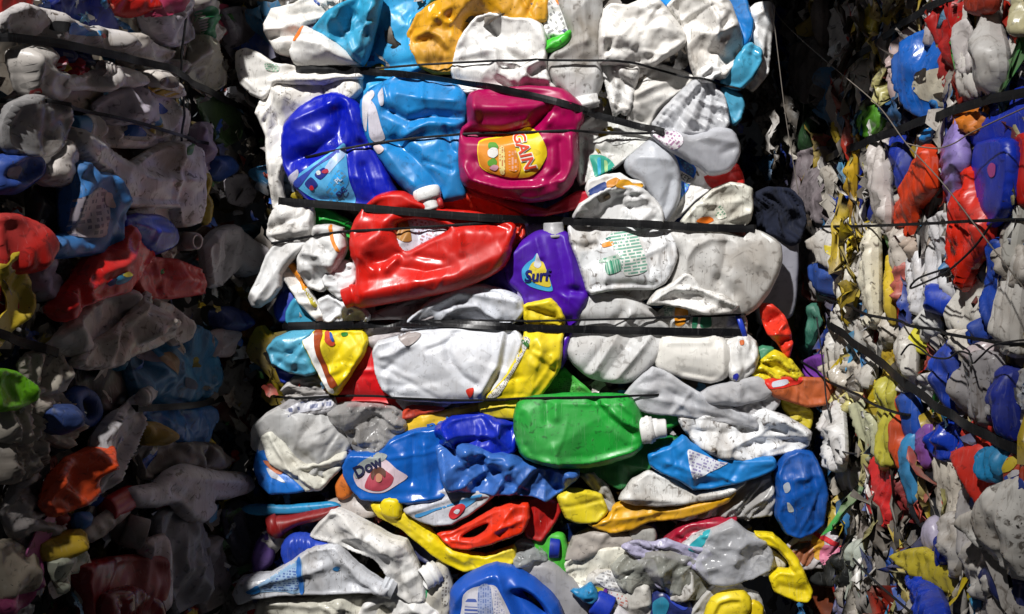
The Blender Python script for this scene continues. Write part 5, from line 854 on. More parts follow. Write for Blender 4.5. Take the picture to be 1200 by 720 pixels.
S(BOT, 'bottle', 'lighter blue bottle skin just under the speckled label', '1064,140 1075,120 1090,127 1109,127 1106,152 1085,157 1067,154', (.015, .15, .42), 26, 18, cr='5,4:1070,140 1100,136')
S(BOT, 'bottle', 'tall red sliver with a white fleck right of the worn blue bottle', '1104,-4 1126,-4 1139,10 1140,50 1133,70 1126,82 1133,112 1120,124 1114,92 1117,60 1111,40 1107,20', (.36, .012, .010), 20, 20, cr='6,5:1122,4 1126,70')
S(SCR, 'scrap', 'white twisted film scrap over the tall red sliver', '1126,32 1133,26 1136,42 1132,58 1135,78 1129,84 1126,56', (.6, .56, .56), 40, 10, st='f')
S(JUG, 'jug', 'tall grey white jug fold right of the tall red sliver', '1137,9 1153,11 1151,60 1150,112 1135,118 1129,92 1137,50', WR, 18, 24, st='s', cr='8,6:1144,12 1142,110')
S(JUG, 'jug', 'dark orange red jug base at the top edge of the sliver bale', '1134,-4 1174,-4 1172,9 1157,15 1140,11', (.36, .03, .01), 34, 20, st='s')
S(JUG, 'jug', 'smooth grey white jug with a lit fold near the upper strap', '1151,14 1165,19 1173,40 1187,60 1190,82 1181,108 1160,115 1149,110', (.56, .54, .52), 28, 26, st='s', cr='9,6:1164,40 1182,70 1180,104')
S(JUG, 'jug', 'pale jug at the top corner behind the smooth lit fold', '1170,-4 1206,-4 1206,64 1191,73 1175,37', WR, 12, 24)
S(FILM, 'film', 'shiny yellowish film in the top corner of the sliver bale', '1184,-4 1208,-4 1208,28 1194,32', (.55, .50, .30), 34, 14, st='f', rough=.15)
S(JUG, 'jug', 'dim grey brown sliver between two slanting straps', '1018,62 1040,70 1037,112 1022,127 1016,92', (.40, .36, .31), 10, 20)
S(JUG, 'jug', 'second dim grey sliver left of the grey brown one', '998,66 1014,64 1016,96 1012,126 1000,118', (.34, .31, .29), 6, 20)
S('bottle_cap', 'cap', 'ribbed green cap at the strap in the sliver bale', '1010,142 1020,127 1033,129 1031,147 1018,158 1011,154', (.07, .24, .015), 28, 18, st='s', cr='4,3:1012,146 1030,134;4,3:1014,152 1031,142')
S(SCR, 'scrap', 'crinkled dark blue foil beside the ribbed green cap', '1039,112 1052,94 1059,110 1061,142 1045,147 1037,131', (.008, .06, .16), 24, 14, st='f', size=22, rough=.15)
S('strip', 'strip', 'thin yellow strip far back on the sliver bale', '971,116 980,109 986,140 991,167 982,172 974,142', (.42, .30, .02), 14, 10)
S(JUG, 'jug', 'dim brown grey panel right of the thin yellow strip', '984,86 1004,91 1010,130 1006,162 992,162 987,121', (.30, .26, .24), 8, 20)
S(JUG, 'jug', 'amber yellow jug sliver under the middle strap', '994,170 1012,165 1012,200 1006,226 996,222 992,196', (.46, .28, .015), 22, 16)
S('strip', 'strip', 'narrow amber strip hanging below the amber jug sliver', '1002,226 1012,219 1013,260 1006,264', (.36, .18, .01), 16, 10)
S(BOT, 'bottle', 'dark cobalt sliver left of the bone shaped bottle', '1014,176 1028,168 1034,200 1034,242 1030,260 1019,247 1013,211', (.006, .02, .22), 12, 18, st='s')
S(BOT, 'bottle', 'grey bone shaped bottle squeezed between two cobalt slivers', '1024,173 1040,164 1047,195 1047,225 1051,250 1046,272 1031,267 1032,221 1029,190', (.46, .42, .40), 26, 22, st='s', cr='6,5:1036,170 1038,260')
S(BOT, 'bottle', 'dark cobalt sliver right of the bone shaped bottle', '1047,170 1066,159 1072,190 1067,227 1050,243 1045,212', (.006, .022, .25), 12, 20, st='s')
S('jug_handle', 'handle', 'orange red flattened jug arm reaching up to the lilac ridged bottle', '1044,246 1055,234 1075,204 1095,174 1105,179 1106,219 1086,237 1079,256 1070,279 1062,266 1057,260 1045,262', (.60, .045, .008), 34, 20, st='s', cr='6,5:1054,248 1080,212 1100,186')
S(BOT, 'bottle', 'lilac bottle with pressed slanting ridges', '1104,166 1112,145 1125,137 1131,150 1140,178 1142,192 1131,222 1121,258 1110,232 1105,201', (.26, .19, .50), 40, 22, st='s', amp=4, cr='6,4:1108,178 1136,166;6,4:1107,192 1138,178;6,4:1108,206 1140,192;6,4:1110,220 1132,210')
S(BOT, 'bottle', 'deep blue bottle end above the round cobalt base', '1148,126 1165,119 1206,108 1206,167 1155,172 1147,150', (.008, .03, .40), 26, 24, st='s')
S('wrapper', 'wrapper', 'small orange printed wrapper on top of the lilac ridged bottle', '1119,131 1148,124 1149,146 1138,154 1124,143', (.62, .18, .015), 46, 10, st='f', size=25)
it = S(BOT, 'bottle', 'round cobalt bottle base with a small pink sticker', '1144,191 1150,171 1170,167 1190,169 1193,200 1189,237 1172,258 1157,262 1149,242 1145,215', (.006, .030, .42), 42, 24, st='s', amp=4, rough=.2)
patch(it, 'sticker', '1162,198 1167,191 1173,194 1171,206 1165,208', (.42, .06, .26))
S(BOT, 'bottle', 'red sliver at the photo edge beside the round cobalt base', '1191,170 1207,164 1207,237 1191,232 1195,210', (.50, .015, .01), 30, 18, st='s')
S(JUG, 'jug', 'bright red jug with a thin curved handle in the sliver bale', '1121,256 1130,225 1140,199 1149,205 1153,235 1161,260 1161,276 1155,292 1141,312 1132,338 1124,312 1117,282', (.64, .022, .008), 42, 24, st='s', rough=.22, cr='8,4:1140,202 1146,236 1158,266;8,5:1132,230 1126,290;-7,5:1150,268 1134,300')
it = S(JUG, 'jug', 'white jug with a green mark below the orange red arm', '1084,241 1105,221 1116,245 1111,263 1085,267 1077,259', (.66, .65, .63), 20, 16)
patch(it, 'mark', '1100,240 1106,234 1107,248 1101,252', (.02, .22, .10))
S(JUG, 'jug', 'cream white jug block with black specks and an olive side', '1009,301 1015,285 1031,277 1039,300 1041,340 1041,366 1028,372 1011,361 1007,331', (.62, .58, .46), 32, 24, dirt=1., cr='9,5:1028,282 1030,366')
it = S(JUG, 'jug', 'grey white jug sliver with a yellow lower edge', '974,286 985,264 1001,269 1011,300 1006,317 990,312 979,301', (.50, .48, .45), 18, 22)
patch(it, 'edge', '977,288 982,290 992,310 984,306', (.5, .40, .03))
S(BOT, 'bottle', 'small deep blue bottle under the yellow edged jug', '971,316 985,310 1001,315 996,342 974,337', (.008, .05, .26), 10, 18)
S(JUG, 'jug', 'white cone of a jug beside the cream white block', '979,336 998,324 1001,340 996,362 984,360', (.66, .64, .58), 26, 18)
S('tube', 'tube', 'upright yellow tube right of the cream white block', '1041,306 1050,299 1054,350 1051,378 1043,368', (.60, .42, .02), 28, 16, st='s')
S(FILM, 'film', 'red and white shredded film near the upright yellow tube', '1054,320 1068,319 1066,362 1058,373 1051,346', (.40, .10, .08), 22, 14, st='f', size=25)
S(JUG, 'jug', 'white jug twisted like a rope in the middle of the sliver bale', '1071,300 1085,304 1093,335 1089,357 1078,347 1069,326', (.66, .64, .64), 30, 20, cr='8,4:1074,306 1088,350')
S(FILM, 'film', 'brown and white crumpled film beneath the level band', '1074,286 1103,264 1101,297 1085,302', (.38, .30, .24), 24, 16, st='f', size=25)
S(JUG, 'jug', 'tall bluish white jug sliver left of the bright red jug', '1099,266 1118,261 1123,300 1131,336 1126,352 1105,347 1099,311', (.60, .60, .64), 22, 22, st='s')
S(SCR, 'scrap', 'deep blue torn scraps below the tall bluish white sliver', '1094,336 1112,340 1126,353 1116,367 1099,357', (.010, .04, .36), 28, 12)
S(JUG, 'jug', 'tall white ribbed sliver under the bright red jug', '1129,341 1145,324 1151,360 1146,402 1129,402 1123,371', (.62, .60, .56), 32, 20, cr='6,4:1138,336 1136,398')
S(BOT, 'bottle', 'cobalt blue curved strip bent round a white jug', '1143,382 1165,365 1166,300 1178,294 1182,356 1179,374 1165,382 1150,393', (.006, .05, .36), 36, 16, st='s')
S(JUG, 'jug', 'smooth white jug at the photo edge above the sloping thin band', '1180,330 1206,308 1207,402 1185,400 1177,371', (.62, .60, .58), 30, 26, st='s')
S(JUG, 'jug', 'white jug flap with rust marks near the steel wire', '1177,300 1195,297 1206,320 1190,328', (.60, .56, .52), 42, 14)
S(JUG, 'jug', 'grey jug end at the photo edge under the level band', '1179,261 1207,253 1207,302 1190,302 1179,286', (.50, .49, .46), 24, 26, st='s')
S(JUG, 'jug', 'small white jug piece right of the thin yellow tube', '1084,362 1100,358 1111,375 1101,392 1087,392', (.64, .62, .58), 22, 18)
S('tube', 'tube', 'thin lime yellow tube in the middle of the sliver bale', '1088,345 1093,345 1090,380 1084,412 1078,402', (.60, .55, .03), 36, 10, st='s')
S(JUG, 'jug', 'round white jug bottom above the olive yellow bottle', '1044,431 1052,405 1070,394 1081,410 1083,432 1070,447 1051,446', (.60, .58, .54), 36, 26, st='s')
S(JUG, 'jug', 'grey white ribbed sliver at the far end of the thick strap', '982,396 986,370 1000,364 1006,395 1001,432 984,421', (.48, .45, .40), 14, 18, cr='6,4:992,370 992,424')
S(JUG, 'jug', 'dull white sliver under the far end of the sloping thin band', '1004,390 1025,384 1036,410 1033,442 1015,432 1007,411', (.54, .51, .46), 20, 20, cr='7,4:1020,388 1022,436')
S('bottle_cap', 'cap', 'purple cap in the shadow near the lit bale', '951,426 960,419 974,424 974,440 960,443 952,439', (.16, .03, .30), 22, 18, st='s')
S(BOT, 'bottle', 'olive yellow translucent bottle under the thick strap', '1018,482 1030,455 1045,444 1059,450 1059,490 1056,542 1042,548 1029,522 1018,502', (.42, .38, .05), 32, 24, st='s', rough=.2, cr='7,5:1044,452 1038,500 1048,540')
S('strip', 'strip', 'long orange red strip right of the olive yellow bottle', '1057,461 1065,454 1071,465 1066,490 1063,510 1073,530 1069,547 1058,522 1054,491', (.50, .06, .012), 34, 14, st='s')
S(BOT, 'bottle', 'royal blue crushed bottle right of the long orange red strip', '1064,471 1080,464 1084,500 1081,517 1070,514 1064,496', (.008, .06, .34), 28, 18)
S('strip', 'strip', 'sky blue fin shaped strip pointing down', '1066,526 1078,517 1082,577 1075,583 1069,552', (.02, .20, .42), 34, 10, st='s')
S(BOT, 'bottle', 'tall deep blue folded sheet crossed by the thick strap', '1105,472 1114,420 1130,404 1134,440 1129,482 1120,503 1104,497', (.008, .04, .34), 28, 20, cr='7,4:1122,410 1114,496')
S(BOT, 'bottle', 'shiny royal blue crumple under the tall blue sheet', '1093,516 1105,504 1126,504 1130,526 1110,532 1097,527', (.008, .035, .34), 34, 18, size=28, rough=.18)
S('plastic_bag', 'bag', 'grey translucent bag puffed out near the photo edge', '1129,450 1140,424 1160,414 1176,420 1180,446 1171,482 1155,503 1137,492 1131,471', (.46, .44, .46), 38, 24, kind='film', st='f', rough=.18)
S(SCR, 'scrap', 'cobalt blue scraps tangled with thin wire', '1103,432 1125,399 1146,394 1150,411 1130,428', (.008, .05, .42), 32, 14)
it = S(BOT, 'bottle', 'navy blue panel with a small white sticker at the photo edge', '1173,452 1190,440 1208,444 1208,505 1169,503 1163,491', (.008, .02, .24), 24, 20)
patch(it, 'sticker', '1178,473 1190,474 1190,485 1178,484', (.66, .64, .66))
it = S('wrapper', 'wrapper', 'white wrapper with pale blue print at the photo edge', '1186,446 1206,434 1208,478 1194,472', (.60, .62, .66), 44, 8)
patch(it, 'print', '1189,448 1204,440 1204,470 1194,468', printed((.6, .62, .66), (.05, .2, .42), .3, 70))
S(SCR, 'scrap', 'red crumpled loop above the smooth red tube', '1138,503 1160,479 1169,490 1159,521 1148,518', (.55, .025, .01), 40, 14, size=30)
S('tube', 'tube', 'smooth red tube slanting beside the light blue bag', '1134,532 1155,524 1163,545 1174,581 1166,604 1155,588 1144,557', (.60, .025, .012), 44, 20, st='s', amp=4)
S('wrapper', 'wrapper', 'light blue wrapper twist right of the smooth red tube', '1156,532 1180,524 1187,536 1176,561 1160,557', (.02, .22, .45), 46, 12, st='f')
it = S('snack_bag', 'bag', 'red, yellow and blue snack bag at the photo edge', '1174,536 1208,524 1208,574 1190,578 1176,562', (.50, .06, .02), 46, 14, st='f', rough=.2)
patch(it, 'print', '1178,540 1190,534 1190,548 1180,554', (.6, .45, .03)); patch(it, 'print', '1180,560 1196,552 1204,572 1190,574', (.04, .08, .4)); patch(it, 'print', '1184,556 1194,550 1196,556 1186,562', (.6, .58, .6), 2.2)
S(JUG, 'jug', 'big white jug corner with brown stains at the photo edge', '1151,611 1165,599 1185,579 1208,570 1208,664 1195,664 1180,648 1164,634', (.74, .71, .66), 52, 28, dirt=1., cr='9,6:1160,606 1186,640 1206,656;-7,5:1180,590 1188,630')
S(BOT, 'bottle', 'narrow white bottle with rusty streaks below the blue crumple', '1106,546 1118,539 1123,570 1130,600 1121,617 1109,602', (.62, .57, .50), 26, 20, dirt=1.)
S(BOT, 'bottle', 'narrow silvery bottle beside the rusty streaked one', '1124,532 1140,536 1144,570 1136,617 1127,592', (.46, .45, .46), 22, 20, rough=.2)
S(JUG, 'jug', 'pale grey jug under the big white jug corner', '1143,562 1155,582 1161,605 1157,642 1139,642 1138,600', (.52, .49, .48), 30, 22, st='s')
S(JUG, 'jug', 'crumpled white jug low on the sliver bale', '1136,652 1155,640 1166,650 1174,682 1160,692 1144,682', (.60, .58, .56), 36, 20, size=35)
S('board', 'board', 'olive yellow board slanting down under white scraps', '1078,652 1100,644 1131,669 1161,694 1181,702 1165,718 1129,697 1098,672', (.42, .34, .03), 26, 14, st='s')
it = S(JUG, 'jug', 'cobalt blue jug lying nose up at the bottom of the sliver bale', '1043,672 1053,656 1076,664 1096,684 1132,710 1144,738 1075,738 1054,703', (.008, .040, .42), 40, 30, st='s', amp=7, rough=.22, cr='8,5:1056,662 1090,690 1120,730;-7,5:1056,690 1090,720')
patch(it, 'underside', '1046,676 1052,680 1070,710 1080,736 1062,724 1050,700', (.22, .21, .22))
S(BOT, 'bottle', 'navy blue knob above the olive yellow board', '1093,646 1110,634 1124,645 1111,658 1096,655', (.008, .02, .20), 34, 18, st='s')
it = S('bottle_cap', 'cap', 'pale lilac fluted cap above the navy blue knob', '1083,616 1100,609 1107,636 1095,648 1083,632', (.46, .42, .56), 28, 18, st='s', cr='4,3:1090,614 1092,640;4,3:1097,612 1099,640')
S(FILM, 'film', 'clear glossy film sheet hanging beside the cobalt jug nose', '1012,642 1030,619 1046,640 1046,690 1042,738 1012,738', (.36, .33, .30), 18, 16, kind='film', st='f', rough=.12)
S(BOT, 'bottle', 'greenish white bottle sliver below the black scrap tangle', '1000,652 1010,634 1013,680 1010,724 998,702', (.48, .52, .44), 26, 14, st='s')
S(BOT, 'bottle', 'red bottle top under the olive yellow bottle', '1026,561 1032,544 1046,539 1054,560 1052,592 1046,608 1026,597', (.60, .012, .012), 30, 24, st='s', rough=.2)
S(JUG, 'jug', 'white torn jug hung with a knotted black wire', '950,486 965,470 990,474 1005,490 1016,510 1022,532 1005,548 985,548 969,532 956,511', (.66, .64, .62), 30, 22, cr='9,5:956,486 985,502 1010,498;-9,6:975,510 1000,530;7,4:960,510 985,545')
S(JUG, 'jug', 'dull white jug stub below the torn jug', '993,551 1010,544 1014,565 1006,578 993,572', (.46, .43, .40), 18, 18)
S(FILM, 'film', 'pale yellow crinkled film above the torn white jug', '973,463 995,459 1007,475 990,482', (.55, .50, .20), 28, 12, st='f', size=20, rough=.2)
S('cloth', 'cloth', 'sea green twisted strip in the gap beside the lit bale', '942,372 958,359 962,375 954,402 942,424 939,392', (.03, .15, .10), 12, 12, st='f')
S(SCR, 'scrap', 'dark brown plastic sheet in the hollow under the torn jug', '968,590 985,584 1002,610 997,654 984,644', (.09, .04, .015), 14, 14)
S(BOT, 'bottle', 'red brown glassy bottle at the bottom of the gap', '956,694 975,678 991,680 997,702 975,724', (.16, .035, .012), 26, 18, rough=.12, st='s')
S(SCR, 'scrap', 'tangle of black scraps by the colourful snack bag', '968,662 984,652 1000,656 1004,676 990,686 972,682', (.015, .016, .015), 34, 20, size=22, amp=16)
S(JUG, 'jug', 'grey violet jug sliver low on the sliver bale', '1000,600 1016,590 1030,606 1028,634 1010,636', (.20, .17, .15), 10, 20)
S(BOT, 'bottle', 'olive bottle side beside the grey violet sliver', '1032,606 1046,612 1060,650 1046,656 1034,634', (.22, .19, .07), 12, 18)
S(SCR, 'scrap', 'dark red shredded foil under the sky blue fin', '1056,568 1070,560 1080,590 1074,610 1058,600', (.22, .03, .03), 18, 16, size=22)
S(BOT, 'bottle', 'black glossy bottle behind the purple ribbed neck', '1083,540 1098,532 1106,566 1106,606 1090,612 1080,590', (.014, .014, .018), 22, 20, st='s', rough=.15)
it = S(BOT, 'bottle', 'small bottle with a purple ribbed neck under the silver film', '1080,512 1090,506 1092,536 1082,540', (.20, .07, .30), 34, 14, st='s', amp=2, cr='4,2:1081,516 1091,514;4,2:1081,522 1091,520;4,2:1081,528 1091,526')
S(FILM, 'film', 'silver crinkled film above the thick strap', '1080,450 1096,444 1104,456 1100,466 1084,464', (.55, .54, .55), 34, 12, st='f', size=18, rough=.12)
S(JUG, 'jug', 'white jug lip glowing at the end of the sloping thin band', '1122,394 1140,394 1160,402 1156,412 1134,408', (.70, .66, .60), 40, 14)
S(JUG, 'jug', 'pinkish grey jug under the puffed grey bag', '1152,414 1176,404 1198,410 1196,434 1176,436', (.50, .42, .44), 34, 20)
S(JUG, 'jug', 'white crumpled stub near the lilac fluted cap', '1110,620 1124,612 1134,634 1130,662 1116,664 1108,640', (.52, .50, .49), 34, 20, size=28)
S(BOT, 'bottle', 'dark navy bottle below the crumpled white jug', '1164,672 1180,664 1206,690 1208,712 1186,702', (.012, .02, .12), 30, 18, st='s')
S(JUG, 'jug', 'pale grey jug in the bottom corner of the sliver bale', '1166,700 1186,704 1208,716 1208,738 1150,738', (.44, .41, .39), 30, 20)
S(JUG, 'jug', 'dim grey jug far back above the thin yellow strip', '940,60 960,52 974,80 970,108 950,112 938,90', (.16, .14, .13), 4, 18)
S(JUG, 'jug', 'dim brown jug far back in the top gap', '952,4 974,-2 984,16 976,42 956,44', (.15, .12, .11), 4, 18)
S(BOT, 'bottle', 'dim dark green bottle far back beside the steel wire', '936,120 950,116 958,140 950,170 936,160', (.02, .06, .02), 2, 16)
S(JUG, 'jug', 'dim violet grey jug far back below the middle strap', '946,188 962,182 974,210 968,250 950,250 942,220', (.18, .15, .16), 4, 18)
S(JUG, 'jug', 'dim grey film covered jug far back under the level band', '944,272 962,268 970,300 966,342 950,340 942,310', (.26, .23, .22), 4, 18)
S(JUG, 'jug', 'grey white jug sliver below the cream block', '1038,378 1052,374 1058,392 1046,404 1036,398', (.50, .46, .40), 20, 16)
S(BOT, 'bottle', 'mustard bottle strip beside the round white jug bottom', '1036,412 1046,404 1052,420 1046,446 1036,440', (.42, .28, .02), 22, 14)
S(JUG, 'jug', 'ribbed glossy grey jug left of the olive yellow bottle', '976,436 996,430 1014,438 1026,452 1018,474 1000,466 982,458', (.48, .44, .38), 22, 18, size=24, rough=.2)
S(JUG, 'jug', 'greenish grey jug flap right of the torn white jug', '1000,486 1014,480 1028,500 1030,524 1018,530 1006,510', (.40, .40, .26), 36, 16)
S(JUG, 'jug', 'pale sliver right of the white rope like jug', '1090,300 1100,302 1104,340 1098,352 1092,336', (.56, .53, .50), 18, 16)
S(JUG, 'jug', 'beige sliver under the brown and white film', '1052,272 1070,280 1072,312 1058,322 1050,300', (.48, .44, .40), 14, 18)
S(SCR, 'scrap', 'dark green scrap at the level band near the photo edge', '1160,268 1176,262 1180,284 1166,296', (.03, .10, .05), 26, 12)
# ------------------------------------------------------------------ loose wires
def wire(name, label, poly, w, lay, col=(.30, .27, .23), pl='R', rough=.35): BANDS.append((name, 'wire', label, pl, poly, w, dict(flat=False, free=lay, col=col, rough=rough)))
wire('steel_wire', 'thin bright steel wire hanging straight down in the top gap', '904,-4 911,60 921,140 936,228', 1.1, 40, (.16, .14, .12), pl='C')
wire('steel_wire', 'long grey steel wire slanting across the sliver bale to the photo edge', '905,6 915,22 940,46 985,86 1030,126 1062,168 1102,212 1150,276 1207,348', 1.4, 95, (.15, .13, .11))
wire('baling_wire', 'black bent wire hooking under the bright red jug', '1162,262 1142,290 1112,318 1086,331 1068,338 1078,326 1112,314', 2.4, 85, BLK)
wire('baling_wire', 'knotted black wire hanging over the torn white jug', '957,372 965,425 970,470 976,500 974,522 990,530 1004,532', 2.2, 80, BLK)
wire('steel_wire', 'shiny curved wire under the small orange wrapper', '1062,168 1078,172 1100,174 1120,168 1136,158 1160,146 1207,124', 1.5, 85, (.24, .19, .15))
wire('baling_wire', 'black wire running down over the clear glossy film', '1000,655 1020,676 1052,703 1084,730', 3, 70, BLK)
wire('baling_wire', 'tangled black wire looping over the round white jug bottom', '1056,416 1066,404 1078,408 1092,418 1112,420 1126,412 1140,416', 2.2, 80, BLK)
wire('baling_wire', 'second black wire loop under the cobalt scraps', '1120,402 1136,412 1140,426 1150,418 1168,404 1206,398', 2.0, 84, BLK)
# ------------------------------------------------------------------ the packed cores of the bales, and the shreds that fill their gaps
def scrap_mass(name, pl, u0, u1, v0, v1, n, seed, lay0, lay1, pal, smin=.03, smax=.11, stretch=(1, 1), core=True):
    rng = random.Random(seed); pln = PLANES[pl]; V = []; Fc = []; Cc = []
    m = 11 if core else 7
    for k in range(n):
        cu, cv = rng.uniform(u0, u1), rng.uniform(v0, v1); s = rng.uniform(smin, smax); sx, sy = s*rng.uniform(.5, 1.1)*stretch[0], s*rng.uniform(.35, .9)*stretch[1]
        a = rng.uniform(0, math.pi) if stretch == (1, 1) else rng.gauss(0, .3); ca, sa = math.cos(a), math.sin(a); tx, ty = (rng.gauss(0, .25), rng.gauss(0, .25)) if stretch == (1, 1) else (rng.gauss(0, .7), rng.gauss(0, .15)); w0 = rng.uniform(lay0, lay1)
        gx, gy = np.meshgrid(np.linspace(-.5, .5, m), np.linspace(-.5, .5, m), indexing='ij')
        q = [(sgx*.5*rng.uniform(.35, 1.05), sgy*.5*rng.uniform(.35, 1.05)) for sgx, sgy in ((-1, -1), (1, -1), (1, 1), (-1, 1))]; S, Tt = gx+.5, gy+.5
        X = sx*((1-S)*(1-Tt)*q[0][0]+S*(1-Tt)*q[1][0]+S*Tt*q[2][0]+(1-S)*Tt*q[3][0]); Y = sy*((1-S)*(1-Tt)*q[0][1]+S*(1-Tt)*q[1][1]+S*Tt*q[2][1]+(1-S)*Tt*q[3][1])
        X = X+s*.16*perlin(gx*2.3+k*3.1, gy*2.3, seed+k+50)+s*.025*perlin(gx*7+k, gy*7, seed+k+52); Y = Y+s*.16*perlin(gx*2.3+k*1.7, gy*2.3+9, seed+k+51)+s*.025*perlin(gx*7+k, gy*7+3, seed+k+53)
        bend = rng.gauss(0, 1.2)/s; ba = rng.uniform(0, 3.1)
        Z = crumple(X, Y, seed+k*7, .017, .035, 'w' if stretch == (1, 1) else 'f', None if stretch == (1, 1) else math.pi/2)+bend*.12*s*np.abs(X*math.cos(ba)+Y*math.sin(ba)+rng.uniform(-.3, .3)*s)+tx*X+ty*Y
        U = cu+ca*X-sa*Y; Vv = cv+sa*X+ca*Y; b = len(V)
        V += pln.world(np.stack([U, Vv], -1), w0+Z).reshape(-1, 3).tolist()
        for i in range(m-1):
            for j in range(m-1): Fc.append((b+i*m+j, b+(i+1)*m+j, b+(i+1)*m+j+1, b+i*m+j+1))
        c = rng.choice(pal); f = rng.uniform(.75, 1.1); Cc += [(min(1, c[0]*f), min(1, c[1]*f), min(1, c[2]*f), 1)]*(m*m)
    e0, e1 = {'C': (-.02, 0.), 'L': (.3, .3), 'R': (.3, .3)}[pl]
    if not core: return finish(name, pl, V, Fc, Cc, 'small shreds and grit of plastic caught between the pieces of ')
    # the solid core behind the shreds
    b = len(V); d = lay0-.05
    for (uu, vv) in ((u0-e0, v0-.3), (u1+e1, v0-.3), (u1+e1, v1+.3), (u0-e0, v1+.3)): V.append(pln.world((uu, vv), d))
    for (uu, vv) in ((u0-e0, v0-.3), (u1+e1, v0-.3), (u1+e1, v1+.3), (u0-e0, v1+.3)): V.append(pln.world((uu, vv), d-.35))
    Fc += [(b, b+1, b+2, b+3), (b+4, b+7, b+6, b+5), (b, b+4, b+5, b+1), (b+1, b+5, b+6, b+2), (b+2, b+6, b+7, b+3), (b+3, b+7, b+4, b)]; Cc += [(.008, .007, .007, 1)]*8
    return finish(name, pl, V, Fc, Cc, 'packed shreds of plastic deep in ')
def finish(name, pl, V, Fc, Cc, say):
    mt = MATS.get('scrap')
    if not mt:
        mt = plastic((.5, .5, .5), .35, .8).copy(); MATS['scrap'] = mt; mt.name = 'mixed_scrap'
        nt = mt.node_tree; at = nt.nodes.new('ShaderNodeAttribute'); at.attribute_name = 'shred'
        first = [n_ for n_ in nt.nodes if n_.bl_idname == 'ShaderNodeMix' and not n_.inputs['A'].is_linked and n_.data_type == 'RGBA'] or [n_ for n_ in nt.nodes if n_.bl_idname == 'ShaderNodeMix'][:1]
        nt.links.new(at.outputs['Color'], [s_ for s_ in first[0].inputs if s_.name == 'A' and s_.type == 'RGBA'][0])
    o = mesh_obj(name, V, Fc, mt); ca_ = o.data.color_attributes.new('shred', 'FLOAT_COLOR', 'POINT'); ca_.data.foreach_set('color', np.array(Cc, float).ravel())
    o['kind'] = 'stuff'; o['label'] = say+{'C': 'the lit bale', 'L': 'the dim bale', 'R': 'the bale of slivers'}[pl] ; o['category'] = 'plastic shreds'
    return o
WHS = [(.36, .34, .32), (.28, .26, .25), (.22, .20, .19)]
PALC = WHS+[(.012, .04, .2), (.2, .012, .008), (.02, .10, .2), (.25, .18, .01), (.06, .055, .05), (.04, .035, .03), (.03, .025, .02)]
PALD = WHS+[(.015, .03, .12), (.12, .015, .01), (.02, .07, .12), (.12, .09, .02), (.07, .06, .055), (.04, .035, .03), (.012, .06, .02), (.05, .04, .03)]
PALR = [(.56, .53, .5), (.46, .43, .4), (.36, .33, .3), (.5, .46, .4), (.02, .05, .28), (.4, .03, .015), (.04, .16, .34), (.42, .30, .03), (.08, .07, .06), (.05, .045, .04), (.36, .33, .12)]
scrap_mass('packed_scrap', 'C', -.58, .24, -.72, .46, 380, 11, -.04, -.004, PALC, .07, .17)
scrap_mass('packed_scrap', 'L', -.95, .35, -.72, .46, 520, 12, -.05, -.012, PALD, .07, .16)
scrap_mass('packed_scrap', 'R', -.45, .95, -.72, .46, 760, 13, -.035, .018, PALR, .08, .15, (.34, 1.8))
PALS = [(.6, .58, .55), (.5, .47, .43), (.66, .65, .64), (.4, .36, .31), (.03, .10, .4), (.5, .03, .015), (.6, .45, .02), (.05, .25, .45), (.07, .06, .05), (.03, .03, .03), (.04, .25, .05), (.4, .4, .44)]
scrap_mass('plastic_shreds', 'C', -.56, .27, -.70, -.10, 420, 21, -.012, .022, PALS, .014, .05, core=False)
scrap_mass('plastic_shreds', 'C', -.56, .22, -.10, .40, 200, 22, -.012, .014, PALS, .014, .045, core=False)
scrap_mass('plastic_shreds', 'L', -.85, .12, -.70, .42, 800, 23, -.004, .024, PALS, .016, .055, core=False)
scrap_mass('plastic_shreds', 'R', .24, .80, -.70, .42, 700, 24, .0, .036, PALS+PALR*2, .07, .15, (.13, 2.1), core=False)
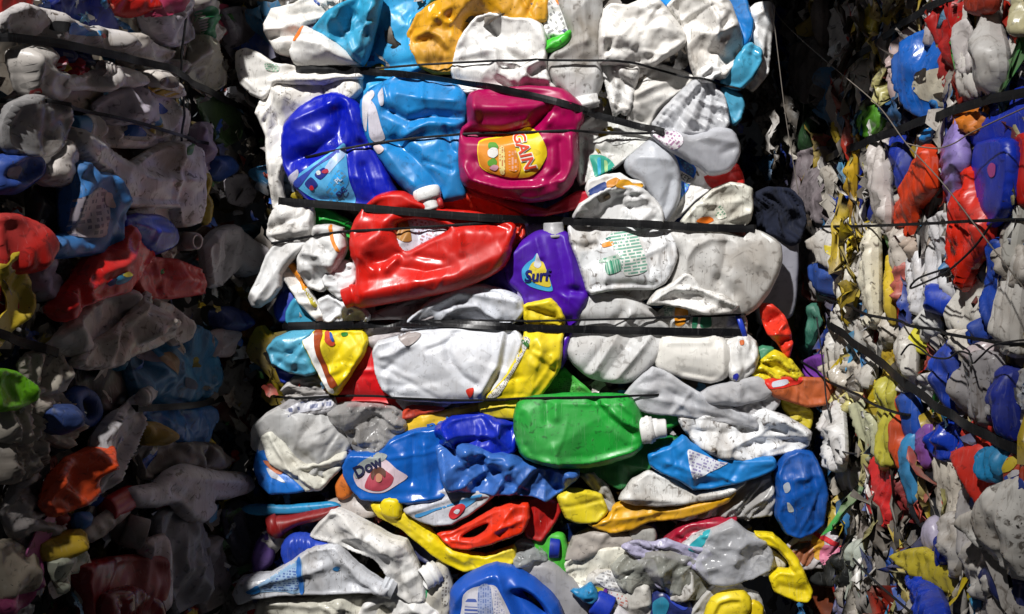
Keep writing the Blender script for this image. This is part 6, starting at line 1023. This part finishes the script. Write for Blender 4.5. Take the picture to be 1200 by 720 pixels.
# unseen blocks added above the frame over both gaps to shade the top corners
def shade_block(label, x0, x1, y0, y1, z0, z1, seed):
    bm = bmesh.new(); bmesh.ops.create_cube(bm, size=1.); bmesh.ops.subdivide_edges(bm, edges=bm.edges[:], cuts=22, use_grid_fill=True)
    co_ = np.array([v.co[:] for v in bm.verts])
    off = .03*perlin(co_[:, 0]*9+co_[:, 2]*5, co_[:, 1]*9-co_[:, 2]*7, seed)+.02*facet(co_[:, 0]*14+co_[:, 2]*9, co_[:, 1]*14+co_[:, 2]*6, seed+1)
    for v, q, d in zip(bm.verts, co_, off):
        n_ = Vector(q).normalized()*float(d); v.co = Vector((q[0]*(x1-x0), q[1]*(y1-y0), q[2]*(z1-z0)))+n_
    me = bpy.data.meshes.new('shade_block'); bm.to_mesh(me); bm.free(); me.materials.append(plastic((.30, .28, .26), .45, 1.))
    o = bpy.data.objects.new('shade_block', me); COL.objects.link(o); o.location = ((x0+x1)/2, (y0+y1)/2, ZC+(z0+z1)/2); o['kind'] = 'structure'; o['label'] = label
shade_block('unseen shade block added over the gap beside the sliver bale', .24, 1.15, 1.56, 2.6, .425, 1.25, 31)
shade_block('unseen shade block added over the dim bale', -1.35, -.62, 1.76, 2.6, .45, 1.25, 32)
# ------------------------------------------------------------------ bands
for nm, cat, lab, pl, poly, w, kw in BANDS: band(nm, cat, lab, pl, poly, w, **kw)
# ------------------------------------------------------------------ camera, sky, sun
cam = bpy.data.cameras.new('camera'); co = bpy.data.objects.new('camera', cam); COL.objects.link(co); sc.camera = co
co.location = (0, 0, ZC); co.rotation_euler = (math.pi/2, 0, 0); cam.sensor_width = 36; cam.lens = F/1200*36
cam.shift_x = (600-CX)/1200; cam.shift_y = (CY-360)/1200*1.0; cam.clip_start = .05; cam.clip_end = 500
# one lamp above and behind the viewer's shoulder lights the middle bale; the aisle round it stays dim
lamp = bpy.data.lights.new('flood_lamp', 'SPOT'); so = bpy.data.objects.new('flood_lamp', lamp); COL.objects.link(so)
lamp.energy = LAMP_E; lamp.shadow_soft_size = LAMP_R; lamp.spot_size = math.radians(LAMP_A); lamp.spot_blend = LAMP_B; lamp.color = (1, .98, .955)
so.location = (LAMP[0], LAMP[1], ZC+LAMP[2]); aim = Vector((AIM[0], 2.0, ZC+AIM[1]))
so.rotation_euler = (Vector(so.location)-aim).to_track_quat('Z', 'Y').to_euler()
w = bpy.data.worlds.new('World'); sc.world = w; w.use_nodes = True; bg = w.node_tree.nodes['Background']
bg.inputs[0].default_value = (.82, .88, 1., 1); bg.inputs[1].default_value = AMB
vs = sc.view_settings; vs.view_transform = 'Standard'; vs.look = 'None'; vs.exposure = EXPO; vs.gamma = 1; vs.use_curve_mapping = False
sc.cycles.max_bounces = 6; sc.cycles.diffuse_bounces = 3; sc.cycles.transparent_max_bounces = 12; sc.cycles.use_denoising = True
